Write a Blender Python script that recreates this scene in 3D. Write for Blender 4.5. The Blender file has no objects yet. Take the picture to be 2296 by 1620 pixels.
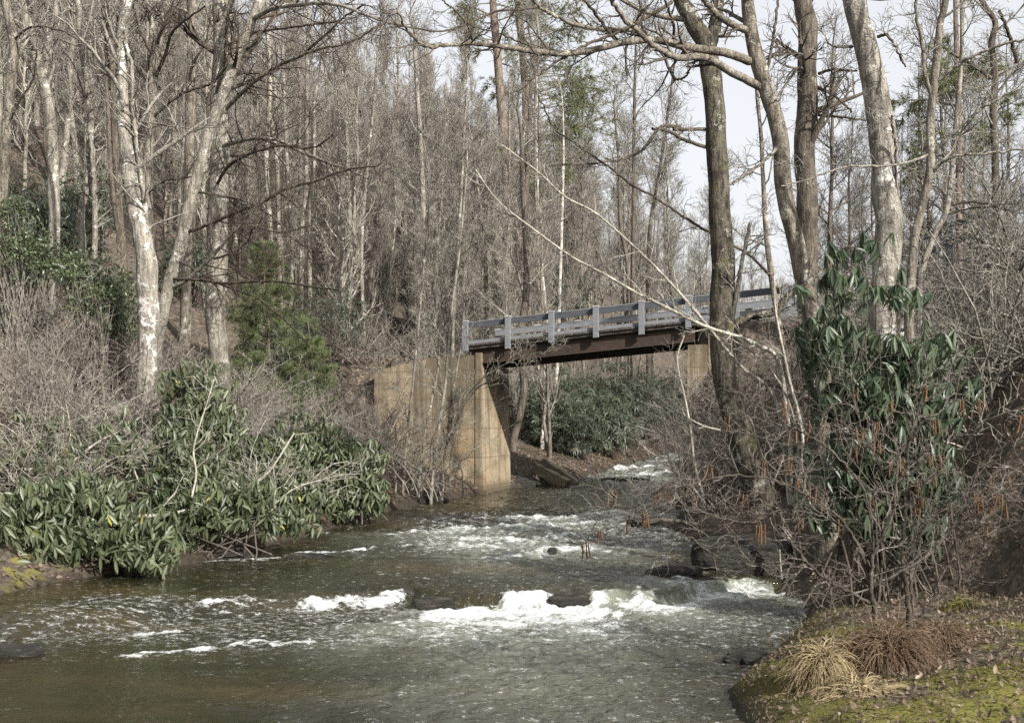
import bpy, math
import numpy as np
from mathutils import Vector
R_ = math.radians
C = bpy.context.scene.collection
rng = np.random.default_rng(7)
# ------------------------------------------------------------------ camera
F, CX, CY, HOR, HC = 2600.0, 1148.0, 810.0, 960.0, 2.6
TH = math.atan((HOR - CY) / F)
ct, st = math.cos(TH), math.sin(TH)
def P(px, py, Y):
    """photo position (2296 x 1620 grid) at forward distance Y -> world point"""
    v = (CY - py) / F
    t = Y / (ct - st * v)
    return np.array([(px - CX) / F * t, Y, HC + (st + ct * v) * t])
cam = bpy.data.cameras.new('camera'); camo = bpy.data.objects.new('camera', cam); C.objects.link(camo)
cam.sensor_fit = 'HORIZONTAL'; cam.angle_x = 2 * math.atan(1148 / F)
cam.clip_start = 0.1; cam.clip_end = 3000
camo.location = (0, 0, HC); camo.rotation_euler = (math.pi / 2 + TH, 0, 0)
bpy.context.scene.camera = camo

# ------------------------------------------------------------------ noise
def _hash(i, j, k, s):
    with np.errstate(over='ignore'):
        h = (i.astype(np.int64) * 374761393 + j.astype(np.int64) * 668265263 + k.astype(np.int64) * 2147483647 + s * 974634777)
        h = (h ^ (h >> 13)) * 1274126177
        h = h ^ (h >> 16)
    return (h & 0xFFFFFF) / float(0xFFFFFF)
def vnoise(x, y, z=None, s=0):
    x = np.asarray(x, float); y = np.asarray(y, float)
    z = np.zeros_like(x) if z is None else np.asarray(z, float)
    xi, yi, zi = np.floor(x), np.floor(y), np.floor(z)
    fx, fy, fz = x - xi, y - yi, z - zi
    ux, uy, uz = fx * fx * (3 - 2 * fx), fy * fy * (3 - 2 * fy), fz * fz * (3 - 2 * fz)
    r = 0
    for a in (0, 1):
        for b in (0, 1):
            for c in (0, 1):
                w = (ux if a else 1 - ux) * (uy if b else 1 - uy) * (uz if c else 1 - uz)
                r = r + w * _hash(xi + a, yi + b, zi + c, s)
    return r * 2 - 1
def fbm(x, y, z=None, o=4, s=0, g=0.5):
    a, t, n = 1.0, 0.0, 0.0
    f = 1.0
    for i in range(o):
        t = t + a * vnoise(np.asarray(x) * f, np.asarray(y) * f, None if z is None else np.asarray(z) * f, s + i * 17)
        n += a; a *= g; f *= 2.03
    return t / n
def sstep(a, b, x):
    t = np.clip((x - a) / (b - a), 0, 1); return t * t * (3 - 2 * t)
def norm(v): return v / np.maximum(np.linalg.norm(v, axis=-1, keepdims=True), 1e-9)

# ------------------------------------------------------------------ mesh builder
class MB:
    def __init__(s): s.v, s.q, s.t, s.qm, s.tm, s.a, s.n = [], [], [], [], [], [], 0
    def add(s, v, q=None, t=None, m=0, a=None):
        v = np.asarray(v, float).reshape(-1, 3)
        if q is not None and len(q):
            q = np.asarray(q, np.int64).reshape(-1, 4); s.q.append(q + s.n); s.qm.append(np.full(len(q), m))
        if t is not None and len(t):
            t = np.asarray(t, np.int64).reshape(-1, 3); s.t.append(t + s.n); s.tm.append(np.full(len(t), m))
        s.v.append(v); s.a.append(np.zeros(len(v)) if a is None else np.broadcast_to(np.asarray(a, float), (len(v),))); s.n += len(v)
    def box(s, o, ux, uy, uz, m=0):
        """box from corner o with three edge vectors"""
        o, ux, uy, uz = [np.asarray(i, float) for i in (o, ux, uy, uz)]
        v = [o, o + ux, o + ux + uy, o + uy, o + uz, o + ux + uz, o + ux + uy + uz, o + uy + uz]
        s.add(v, [[3, 2, 1, 0], [4, 5, 6, 7], [0, 1, 5, 4], [1, 2, 6, 5], [2, 3, 7, 6], [3, 0, 4, 7]], m=m)
    def tubes(s, Pn, Rn, k=4, m=0, a=None, cap=False):
        Pn = np.asarray(Pn, float); Rn = np.asarray(Rn, float)
        if Pn.ndim == 2: Pn, Rn = Pn[None], Rn[None]
        B, n, _ = Pn.shape
        if B == 0: return
        T = np.empty_like(Pn); T[:, 1:-1] = Pn[:, 2:] - Pn[:, :-2]; T[:, 0] = Pn[:, 1] - Pn[:, 0]; T[:, -1] = Pn[:, -1] - Pn[:, -2]
        T = norm(T); mT = norm(T.mean(1))
        ref = np.where(np.abs(mT[:, 2:3]) > 0.75, np.array([[1., 0.13, 0]]), np.array([[0.1, 0, 1.]]))[:, None, :]
        N = norm(np.cross(T, np.broadcast_to(ref, T.shape))); Bn = np.cross(T, N)
        ang = np.arange(k) * 2 * math.pi / k
        ring = Pn[:, :, None] + Rn[:, :, None, None] * (np.cos(ang)[None, None, :, None] * N[:, :, None] + np.sin(ang)[None, None, :, None] * Bn[:, :, None])
        base = (np.arange(B) * n * k)[:, None, None] + (np.arange(n - 1) * k)[None, :, None] + np.arange(k)[None, None]
        nxt = (np.arange(B) * n * k)[:, None, None] + (np.arange(n - 1) * k)[None, :, None] + ((np.arange(k) + 1) % k)[None, None]
        q = np.stack([base, nxt, nxt + k, base + k], -1).reshape(-1, 4)
        av = None
        if a is not None: av = np.repeat(np.broadcast_to(a, (B,)), n * k)
        s.add(ring.reshape(-1, 3), q, m=m, a=av)
        if cap:
            for e in (0, n - 1):
                cen = Pn[:, e]; o = s.n
                s.add(np.concatenate([cen, ring[:, e].reshape(-1, 3)]),
                      t=[[b, B + b * k + j, B + b * k + (j + 1) % k] if e else [b, B + b * k + (j + 1) % k, B + b * k + j] for b in range(B) for j in range(k)], m=m)
    def mesh(s, name, mats, smooth=True):
        me = bpy.data.meshes.new(name)
        V = np.concatenate(s.v) if s.v else np.zeros((0, 3))
        Q = np.concatenate(s.q) if s.q else np.zeros((0, 4), int); T = np.concatenate(s.t) if s.t else np.zeros((0, 3), int)
        me.vertices.add(len(V)); me.vertices.foreach_set('co', V.astype(np.float32).ravel())
        L = np.concatenate([Q.ravel(), T.ravel()]).astype(np.int32)
        me.loops.add(len(L)); me.loops.foreach_set('vertex_index', L)
        me.polygons.add(len(Q) + len(T))
        st_ = np.concatenate([np.arange(len(Q)) * 4, len(Q) * 4 + np.arange(len(T)) * 3]).astype(np.int32)
        me.polygons.foreach_set('loop_start', st_)
        mi = np.concatenate([np.concatenate(s.qm) if s.qm else np.zeros(0), np.concatenate(s.tm) if s.tm else np.zeros(0)]).astype(np.int32)
        me.polygons.foreach_set('material_index', mi)
        me.polygons.foreach_set('use_smooth', np.full(len(mi), smooth))
        for m_ in (mats if isinstance(mats, (list, tuple)) else [mats]): me.materials.append(m_)
        at = me.attributes.new('rnd', 'FLOAT', 'POINT'); at.data.foreach_set('value', np.concatenate(s.a).astype(np.float32))
        me.update(calc_edges=True); me.validate()
        return me
    def build(s, name, mats, parent=None, smooth=True):
        o = bpy.data.objects.new(name, s.mesh(name, mats, smooth)); C.objects.link(o)
        if parent is not None:
            o.parent = parent; o.location = -Vector(parent.location)
        return o
def tag(o, label=None, cat=None, group=None, kind=None):
    if label: o['label'] = label
    if cat: o['category'] = cat
    if group: o['group'] = group
    if kind: o['kind'] = kind
    return o
def thing(name, loc, label, cat, group=None):
    o = bpy.data.objects.new(name, None); C.objects.link(o); o.location = loc; o.empty_display_size = 0.2
    return tag(o, label, cat, group)
def copy_tree(o, parent=None):
    c = o.copy(); C.objects.link(c); c.parent = parent
    for ch in list(o.children): copy_tree(ch, c)
    return c

# ------------------------------------------------------------------ materials
class NT:
    def __init__(s, name):
        s.m = bpy.data.materials.new(name); s.m.use_nodes = True; s.t = s.m.node_tree; s.t.nodes.clear()
        s.out = s.t.nodes.new('ShaderNodeOutputMaterial')
    def n(s, ty, ins=None, **kw):
        d = s.t.nodes.new(ty)
        for k, v in kw.items(): setattr(d, k, v)
        for k, v in (ins or {}).items():
            if isinstance(v, bpy.types.NodeSocket): s.t.links.new(v, d.inputs[k])
            else:
                try: d.inputs[k].default_value = v
                except Exception: d.inputs[k].default_value = (*v, 1)
        return d
    def noise(s, vec, scale, detail=4, rough=0.55, **kw): return s.n('ShaderNodeTexNoise', {'Vector': vec, 'Scale': scale, 'Detail': detail, 'Roughness': rough}, **kw).outputs['Fac']
    def ramp(s, fac, pts):
        r = s.n('ShaderNodeValToRGB', {'Fac': fac}); e = r.color_ramp.elements
        while len(e) < len(pts): e.new(0.5)
        for el, (p, c) in zip(e, pts): el.position = p; el.color = (*c, 1) if not np.isscalar(c) else (c, c, c, 1)
        return r.outputs['Color']
    def mix(s, f, a, b, mode='MIX'):
        x = s.n('ShaderNodeMix', data_type='RGBA', blend_type=mode)
        for i, v in ((0, f), (6, a), (7, b)):
            if isinstance(v, bpy.types.NodeSocket): s.t.links.new(v, x.inputs[i])
            else: x.inputs[i].default_value = v if i == 0 else (*v, 1)
        return x.outputs[2]
    def math(s, op, a, b=0.0, c=0.0, clamp=False):
        x = s.n('ShaderNodeMath', operation=op, use_clamp=clamp)
        for i, v in enumerate((a, b, c)):
            if isinstance(v, bpy.types.NodeSocket): s.t.links.new(v, x.inputs[i])
            else: x.inputs[i].default_value = v
        return x.outputs[0]
    def obj(s, sc=(1, 1, 1)):
        tc = s.n('ShaderNodeTexCoord').outputs['Object']
        return s.n('ShaderNodeMapping', {'Vector': tc, 'Scale': sc}).outputs[0]
    def geo(s, sc=(1, 1, 1)):
        g = s.n('ShaderNodeNewGeometry').outputs['Position']
        return s.n('ShaderNodeMapping', {'Vector': g, 'Scale': sc}).outputs[0]
    def attr(s, a): return s.n('ShaderNodeAttribute', attribute_name=a).outputs['Fac']
    def orand(s): return s.n('ShaderNodeObjectInfo').outputs['Random']
    def bump(s, h, st=0.5, d=0.02, nrm=None):
        i = {'Height': h, 'Strength': st, 'Distance': d}
        if nrm is not None: i['Normal'] = nrm
        return s.n('ShaderNodeBump', i).outputs[0]
    def bsdf(s, col, rough=0.8, nrm=None, **kw):
        i = {'Base Color': col, 'Roughness': rough}
        if nrm is not None: i['Normal'] = nrm
        i.update(kw)
        b = s.n('ShaderNodeBsdfPrincipled', i); s.t.links.new(b.outputs[0], s.out.inputs['Surface']); return b

def bark(name, dark, light, lichen=None, lf=0.5, sc=1.0, moss=None, rough=0.9):
    t = NT(name); v = t.obj((9 * sc, 9 * sc, 1.6 * sc)); w = t.obj((1, 1, 1))
    n1 = t.noise(v, 1.6, 6, 0.65); n2 = t.noise(w, 3.3, 6, 0.65); n3 = t.noise(w, 26 * sc, 3, 0.6)
    c = t.ramp(t.math('ADD', t.math('MULTIPLY', n1, 0.7), t.math('MULTIPLY', n3, 0.3)), [(0.40, dark), (0.59, light)])
    c = t.mix(t.ramp(t.noise(t.obj((3.2, 3.2, 2.2)), 1.0, 5, 0.7), [(0.50, 0.0), (0.60, 0.62)]), c, tuple(i * 0.55 for i in dark))
    if lichen is not None:
        f = t.ramp(t.math('ADD', t.math('MULTIPLY', n2, 0.75), t.math('MULTIPLY', n3, 0.25)), [(lf, 0.0), (lf + 0.07, 1.0)])
        c = t.mix(f, c, lichen)
    if moss is not None:
        f = t.ramp(t.noise(w, 3.1, 5, 0.65), [(0.55, 0.0), (0.66, 0.8)]); c = t.mix(f, c, moss)
    c = t.mix(t.math('MULTIPLY', t.math('ADD', t.orand(), -0.5), 0.3, clamp=True), c, (0.30, 0.28, 0.245))
    t.bsdf(c, rough, t.bump(t.math('ADD', n1, t.math('MULTIPLY', n3, 0.5)), 1.0, 0.05), **{'Specular IOR Level': 0.2})
    return t.m
M = {}
M['bark_pale'] = bark('bark_pale', (0.11, 0.10, 0.082), (0.31, 0.285, 0.235), (0.50, 0.485, 0.43), 0.555)
M['bark_lichen'] = bark('bark_lichen', (0.12, 0.108, 0.09), (0.33, 0.305, 0.26), (0.60, 0.60, 0.56), 0.54)
M['bark_grey'] = bark('bark_grey', (0.07, 0.058, 0.046), (0.235, 0.21, 0.17), (0.36, 0.35, 0.29), 0.555)
M['bark_white'] = bark('bark_white', (0.22, 0.20, 0.17), (0.52, 0.50, 0.44), (0.68, 0.67, 0.62), 0.52)
M['bark_dark'] = bark('bark_dark', (0.045, 0.037, 0.03), (0.15, 0.125, 0.098), (0.24, 0.225, 0.18), 0.59)
M['bark_mossy'] = bark('bark_mossy', (0.022, 0.019, 0.015), (0.125, 0.11, 0.085), (0.34, 0.33, 0.28), 0.57, 1.0, (0.10, 0.10, 0.05))
M['bark_pine'] = bark('bark_pine', (0.10, 0.075, 0.06), (0.25, 0.20, 0.165))
M['twig'] = bark('twig', (0.125, 0.115, 0.096), (0.33, 0.308, 0.262))
M['twig_pale'] = bark('twig_pale', (0.21, 0.195, 0.16), (0.47, 0.44, 0.375))
M['twig_dark'] = bark('twig_dark', (0.045, 0.036, 0.028), (0.125, 0.102, 0.08))
M['twig_red'] = bark('twig_red', (0.135, 0.113, 0.094), (0.355, 0.315, 0.27))
M['catkin_stem'] = bark('catkin_stem', (0.07, 0.06, 0.05), (0.24, 0.215, 0.18), (0.42, 0.41, 0.37), 0.58)

M['catkin_bark'] = bark('catkin_bark', (0.03, 0.025, 0.021), (0.11, 0.092, 0.075), (0.40, 0.39, 0.35), 0.62)
def leafmat(name, a, b, yellow=None, rough=0.38, spec=0.5):
    t = NT(name); r = t.attr('rnd')
    pts = [(0.0, a), (0.85, b)]
    if yellow is not None: pts += [(0.955, b), (0.975, yellow)]
    c = t.ramp(r, pts)
    geo = t.n('ShaderNodeNewGeometry').outputs['Backfacing']
    c = t.mix(t.math('MULTIPLY', geo, 0.45), c, (0.16, 0.19, 0.09))
    b1 = t.bsdf(c, rough, **{'Specular IOR Level': spec})
    tr = t.n('ShaderNodeBsdfTranslucent', {'Color': c}); ms = t.n('ShaderNodeMixShader', {0: 0.22})
    t.t.links.new(b1.outputs[0], ms.inputs[1]); t.t.links.new(tr.outputs[0], ms.inputs[2]); t.t.links.new(ms.outputs[0], t.out.inputs['Surface'])
    return t.m
M['rhodo'] = leafmat('rhodo', (0.036, 0.052, 0.026), (0.122, 0.142, 0.074), (0.34, 0.30, 0.06), 0.44)
M['rhodo_dark'] = leafmat('rhodo_dark', (0.030, 0.050, 0.029), (0.085, 0.115, 0.066), (0.24, 0.24, 0.05), 0.42)
M['rhodo_far'] = leafmat('rhodo_far', (0.028, 0.040, 0.024), (0.078, 0.092, 0.058), None, 0.45)
M['ivy'] = leafmat('ivy', (0.036, 0.052, 0.024), (0.105, 0.135, 0.066), None, 0.35)
M['pine'] = leafmat('pine', (0.075, 0.105, 0.042), (0.185, 0.22, 0.098), None, 0.6, 0.3)
M['pine_tall'] = leafmat('pine_tall', (0.085, 0.10, 0.05), (0.19, 0.19, 0.10), None, 0.6, 0.3)
M['straw'] = leafmat('straw', (0.22, 0.165, 0.09), (0.46, 0.37, 0.22), None, 0.7, 0.2)
M['thatch'] = leafmat('thatch', (0.09, 0.06, 0.04), (0.24, 0.17, 0.11), None, 0.8, 0.2)
M['deadleaf'] = leafmat('deadleaf', (0.06, 0.04, 0.03), (0.21, 0.152, 0.115), (0.36, 0.29, 0.22), 0.7, 0.25)
M['mossblade'] = leafmat('mossblade', (0.08, 0.078, 0.02), (0.215, 0.19, 0.06), None, 0.7, 0.2)
M['catkin'] = leafmat('catkin', (0.085, 0.046, 0.028), (0.20, 0.115, 0.06), None, 0.7, 0.2)

t = NT('ground'); p = t.geo()
a = t.noise(p, 0.35, 5, 0.6); b = t.noise(p, 4.0, 6, 0.7); d = t.noise(p, 22, 4, 0.7)
vor = t.n('ShaderNodeTexVoronoi', {'Vector': p, 'Scale': 14.0, 'Randomness': 1.0}).outputs['Color']
vg = t.n('ShaderNodeSeparateColor', {'Color': vor}).outputs[0]
lit = t.ramp(t.math('ADD', t.math('MULTIPLY', b, 0.45), t.math('MULTIPLY', vg, 0.55)), [(0.25, (0.03, 0.0235, 0.018)), (0.55, (0.085, 0.066, 0.051)), (0.85, (0.20, 0.165, 0.13))])
lit = t.mix(t.ramp(a, [(0.45, 0.0), (0.65, 0.5)]), lit, (0.10, 0.088, 0.068))
mossc = t.ramp(t.math('ADD', t.math('MULTIPLY', b, 0.6), t.math('MULTIPLY', d, 0.4)), [(0.3, (0.05, 0.05, 0.012)), (0.55, (0.155, 0.145, 0.034)), (0.75, (0.26, 0.225, 0.09))])
mf = t.ramp(t.math('ADD', t.attr('moss'), t.math('MULTIPLY', t.math('ADD', b, -0.5), 1.3)), [(0.42, 0.0), (0.58, 1.0)])
c = t.mix(mf, lit, mossc)
wet = t.attr('wet'); c = t.mix(t.math('MULTIPLY', wet, 0.85), c, (0.028, 0.022, 0.016))
t.bsdf(c, 0.9, t.bump(t.math('ADD', b, t.math('MULTIPLY', t.math('ADD', d, vg), 0.35)), 0.9, 0.07), **{'Specular IOR Level': 0.2})
M['ground'] = t.m

t = NT('rock'); p = t.geo(); s_ = t.geo((1.2, 1.2, 9))
a = t.noise(s_, 2.6, 7, 0.7); b = t.noise(p, 9, 8, 0.75)
c = t.ramp(a, [(0.38, (0.010, 0.009, 0.007)), (0.56, (0.04, 0.034, 0.027)), (0.66, (0.12, 0.105, 0.085))])
c = t.mix(t.ramp(b, [(0.58, 0.0), (0.68, 0.6)]), c, (0.09, 0.10, 0.04))
t.bsdf(c, t.ramp(b, [(0.3, 0.4), (0.7, 0.85)]), t.bump(t.math('ADD', a, b), 1.0, 0.12)); M['rock'] = t.m

t = NT('concrete'); p = t.geo(); drip = t.geo((3.2, 3.2, 0.16)); drip2 = t.geo((14, 14, 0.35)); up = t.n('ShaderNodeSeparateXYZ', {'Vector': p}).outputs[2]
a = t.noise(drip, 1.1, 5, 0.6); b = t.noise(p, 2.2, 6, 0.65); d = t.noise(p, 40, 3, 0.6); e = t.noise(drip2, 1.0, 4, 0.6)
c = t.ramp(b, [(0.3, (0.145, 0.118, 0.078)), (0.5, (0.255, 0.210, 0.142)), (0.75, (0.37, 0.32, 0.235))])
low = t.math('SUBTRACT', 1.0, t.math('MULTIPLY', t.math('SUBTRACT', up, 0.6), 0.26), clamp=True)
c = t.mix(t.math('MULTIPLY', t.ramp(t.noise(p, 0.9, 3), [(0.45, 0.0), (0.62, 0.7)]), low), c, (0.31, 0.20, 0.105))
hi = t.math('MULTIPLY', t.math('SUBTRACT', up, 1.2), 0.24, clamp=True)
c = t.mix(t.ramp(t.math('ADD', a, t.math('MULTIPLY', hi, 0.22)), [(0.545, 0.0), (0.69, 0.8)]), c, (0.095, 0.075, 0.052))
c = t.mix(t.ramp(e, [(0.58, 0.0), (0.72, 0.55)]), c, (0.085, 0.072, 0.055))
c = t.mix(t.math('SUBTRACT', 1.0, t.math('MULTIPLY', t.math('SUBTRACT', up, 0.75), 3.2), clamp=True), c, (0.10, 0.078, 0.05))
jn = t.math('LESS_THAN', t.math('FRACT', t.math('ADD', t.math('MULTIPLY', up, 1.15), t.math('MULTIPLY', b, 0.06))), 0.035)
c = t.mix(t.math('MULTIPLY', jn, 0.45), c, (0.10, 0.08, 0.055))
t.bsdf(c, 0.9, t.bump(t.math('SUBTRACT', t.math('ADD', b, t.math('MULTIPLY', d, 0.5)), t.math('MULTIPLY', jn, 0.5)), 0.7, 0.04), **{'Specular IOR Level': 0.25}); M['concrete'] = t.m

def paint(name, c1, c2, dirt):
    t = NT(name); p = t.geo(); g = t.geo((2, 2, 12))
    n = t.noise(g, 2.0, 5, 0.65); b = t.noise(p, 9, 5, 0.7)
    c = t.mix(t.ramp(b, [(0.55, 0.0), (0.7, 0.6)]), t.ramp(n, [(0.3, c1), (0.7, c2)]), dirt)
    t.bsdf(c, 0.7, t.bump(n, 0.4, 0.01), **{'Specular IOR Level': 0.3}); return t.m
M['rail_grey'] = paint('rail_grey', (0.125, 0.131, 0.143), (0.195, 0.202, 0.215), (0.10, 0.10, 0.10))
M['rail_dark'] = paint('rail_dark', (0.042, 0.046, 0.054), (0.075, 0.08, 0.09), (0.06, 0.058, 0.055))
M['rail_cap'] = paint('rail_cap', (0.27, 0.27, 0.28), (0.4, 0.4, 0.4), (0.3, 0.29, 0.27))
M['deck_wood'] = paint('deck_wood', (0.035, 0.03, 0.026), (0.09, 0.078, 0.066), (0.22, 0.21, 0.19))
M['rust'] = paint('rust', (0.022, 0.016, 0.012), (0.05, 0.035, 0.025), (0.09, 0.055, 0.035))
M['old_wood'] = paint('old_wood', (0.10, 0.085, 0.06), (0.24, 0.21, 0.15), (0.16, 0.17, 0.06))

# ------------------------------------------------------------------ land and river shape
def zprof(Y):
    return np.interp(Y, [0, 16.4, 18.4, 21, 22.6, 25, 28, 34, 38, 45, 60, 80, 120, 260], [0, 0, .2, .27, .36, .44, .55, .62, .67, .86, 1.2, 1.7, 2.4, 4])
_LY = [-30, 0, 6, 10.2, 13.8, 15.4, 16.75, 18.2, 19.8, 21.8, 24.3, 28.5, 32.5, 34.5, 37.3, 38.4, 40, 43.3, 55, 62, 80, 120, 200, 420]
_LX = [-7, -5.2, -5, -5.3, -6.4, -6.9, -7.0, -6.6, -5.5, -4.9, -4.0, -3.05, -2.1, -0.97, -0.1, 0.75, 2.0, 3.0, 6.2, 8.2, 15, 32, 62, 150]
_RY = [-30, -2, 0, 5, 10.2, 11.6, 13, 15, 16.9, 19, 20.7, 23.2, 25.4, 28.3, 33, 37, 45, 55, 62, 80, 120, 200, 420]
_RX = [-3, -1.3, -0.6, 1.2, 2.0, 2.1, 2.76, 3.6, 4.3, 4.6, 3.9, 3.6, 3.3, 4.16, 4.9, 6.0, 8.6, 12.4, 14.5, 22, 40, 71, 160]
def XL(Y): return np.interp(Y, _LY, _LX)
def XR(Y): return np.interp(Y, _RY, _RX)
BA = R_(18.0); bu = np.array([math.cos(BA), -math.sin(BA), 0.079]); bw = np.array([math.sin(BA), math.cos(BA), 0.0]); bz = np.array([0, 0, 1.0])
BO = P(1045, 782, 35.0)              # foot of the first rail post, bridge's near left end
SPAN = (0.42, 6.75); BW = 2.9
def terrain(X, Y, detail=True):
    X = np.asarray(X, float); Y = np.asarray(Y, float)
    zw = zprof(Y); xl, xr = XL(Y), XR(Y)
    dl, dr = xl - X, X - xr; din = np.minimum(-dl, -dr)
    bed = zw - 0.05 - 0.4 * sstep(0, 0.9, din)
    n1 = fbm(X * 0.11, Y * 0.11, o=4, s=3); n2 = fbm(X * 0.7, Y * 0.7, o=4, s=9)
    L = zw + 0.28 * (1 - np.exp(-np.maximum(dl, 0) / 0.3)) + 0.28 * np.clip(dl, 0, 3) + 0.5 * np.clip(dl - 3, 0, 48) + 0.3 * np.clip(dl - 51, 0, 60)
    L = L + np.clip(dl * 0.12, 0, 3.0) * n1 + 0.12 * n2 * np.clip(dl, 0, 1)
    XT = np.interp(Y, [0, 8, 10, 13, 16, 20, 26, 33, 60], [11, 8.6, 7.5, 6.1, 5.3, 5.5, 5.9, 6.6, 16])
    e = X - XT + 0.5 * n2
    Rr = zw + 0.26 * (1 - np.exp(-np.maximum(dr, 0) / 0.35)) + 0.13 * np.clip(dr, 0, 4) + 1.0 * np.clip(e, 0, 3.7) + 0.10 * np.clip(e - 3.7, 0, 40)
    Rr = Rr + 0.10 * n2 * np.clip(dr, 0, 1) + 0.05 * fbm(X * 2.6, Y * 2.6, o=3, s=21) * np.clip(dr * 2, 0, 1) + np.clip(dr - 12, 0, 10) * 0.2 * n1
    h = np.where(dl > 0, L, np.where(dr > 0, Rr, bed))
    tt = (X - BO[0]) * bu[0] + (Y - BO[1]) * bu[1]; ww = (X - BO[0]) * bw[0] + (Y - BO[1]) * bw[1]
    el = 4.72 + 0.012 * np.minimum(-tt, 30) - 0.9 * np.clip(ww - BW, 0, 20) + 0.08 * n2
    el = np.where(ww < 0.5, np.minimum(el, 3.0 - 1.15 * np.clip(tt + 3.0, 0, 9) + 1.4 * np.clip(-tt - 3.0, 0, 1.1) - 0.85 * np.clip(-ww, 0, 20) + 0.08 * n2), el)
    el = np.where(ww > BW - .5, np.minimum(el, .95 + 1.1 * np.clip(.3 - tt, 0, 5) + 0.08 * n2), el)
    h = np.where((tt < 0.3) & (dl > -0.6), np.maximum(h, el), h)
    er = 5.0 + 0.079 * np.minimum(tt, 14) - 0.9 * np.clip(ww - BW, 0, 20) - np.where(ww < 0.5, 0.9 * np.clip(-ww, 0, 20) + 1.4 * np.clip(8.3 - tt, 0, 9) + 0.15, 0) + 0.08 * n2
    h = np.where((tt > 6.85) & (tt < 45) & (dr > -0.6), np.maximum(h, er), h)
    return h
def gz(x, y): return float(terrain(np.array([x]), np.array([y]))[0])

# ground: one sheet out to the horizon
nu, nv = 380, 460
vs = np.concatenate([np.linspace(-25, 3.0, 36)[:-1], 3.0 * (420 / 3.0) ** np.linspace(0, 1, nv - 35)])
us = np.linspace(-1, 1, nu); us = us * (0.55 + 0.45 * us * us)
Yg = np.repeat(vs[:, None], nu, 1); Xg = us[None] * (14 + 1.0 * np.abs(Yg))
Zg = terrain(Xg, Yg)
mb = MB(); ii = (np.arange(nv - 1)[:, None] * nu + np.arange(nu - 1)[None])
nv = len(vs); ii = (np.arange(nv - 1)[:, None] * nu + np.arange(nu - 1)[None])
mb.add(np.stack([Xg, Yg, Zg], -1).reshape(-1, 3), np.stack([ii, ii + 1, ii + nu + 1, ii + nu], -1).reshape(-1, 4))
g = mb.build('ground', M['ground']); tag(g, kind='structure')
drg = Xg - XR(Yg); XTg = np.interp(Yg, [0, 8, 10, 13, 16, 20, 26, 33, 60], [11, 8.6, 7.5, 6.1, 5.3, 5.5, 5.9, 6.6, 16])
moss = sstep(-0.05, 0.15, drg) * (1 - sstep(-0.9, 0.1, Xg - XTg)) * (1 - sstep(14.5, 17, Yg))
moss = moss * (0.5 + 0.75 * fbm(Xg * 0.8, Yg * 0.8, o=3, s=40))
moss = np.maximum(moss, 0.45 * sstep(0.0, .3, XL(Yg) - Xg) * (1 - sstep(.8, 2.0, XL(Yg) - Xg)) * (1 - sstep(18, 20, Yg)))
wet = 1 - sstep(0.05, 0.45, Zg - zprof(Yg) + 0.08 * fbm(Xg * 3, Yg * 3, o=2, s=5))
for nme, arr in (('moss', moss), ('wet', wet)):
    at = g.data.attributes.new(nme, 'FLOAT', 'POINT'); at.data.foreach_set('value', arr.astype(np.float32).ravel())

# ------------------------------------------------------------------ water
def W(px, py):
    Y = 20.0
    for _ in range(30):
        p_ = P(px, py, Y); z = float(zprof(Y)); Y = Y + 0.6 * ((HC - z) / max((HC - p_[2]) / Y, 1e-4) - Y)
    return P(px, py, Y)[:2]
LEDGE = [(-200, 1420), (230, 1402), (420, 1368), (560, 1356), (650, 1350), (760, 1345), (850, 1342), (930, 1330), (1000, 1352), (1150, 1352), (1230, 1345), (1330, 1350), (1460, 1338), (1560, 1318), (1640, 1300), (1720, 1295), (1850, 1290)]
_lw = np.array([W(*q) for q in LEDGE])
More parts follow.
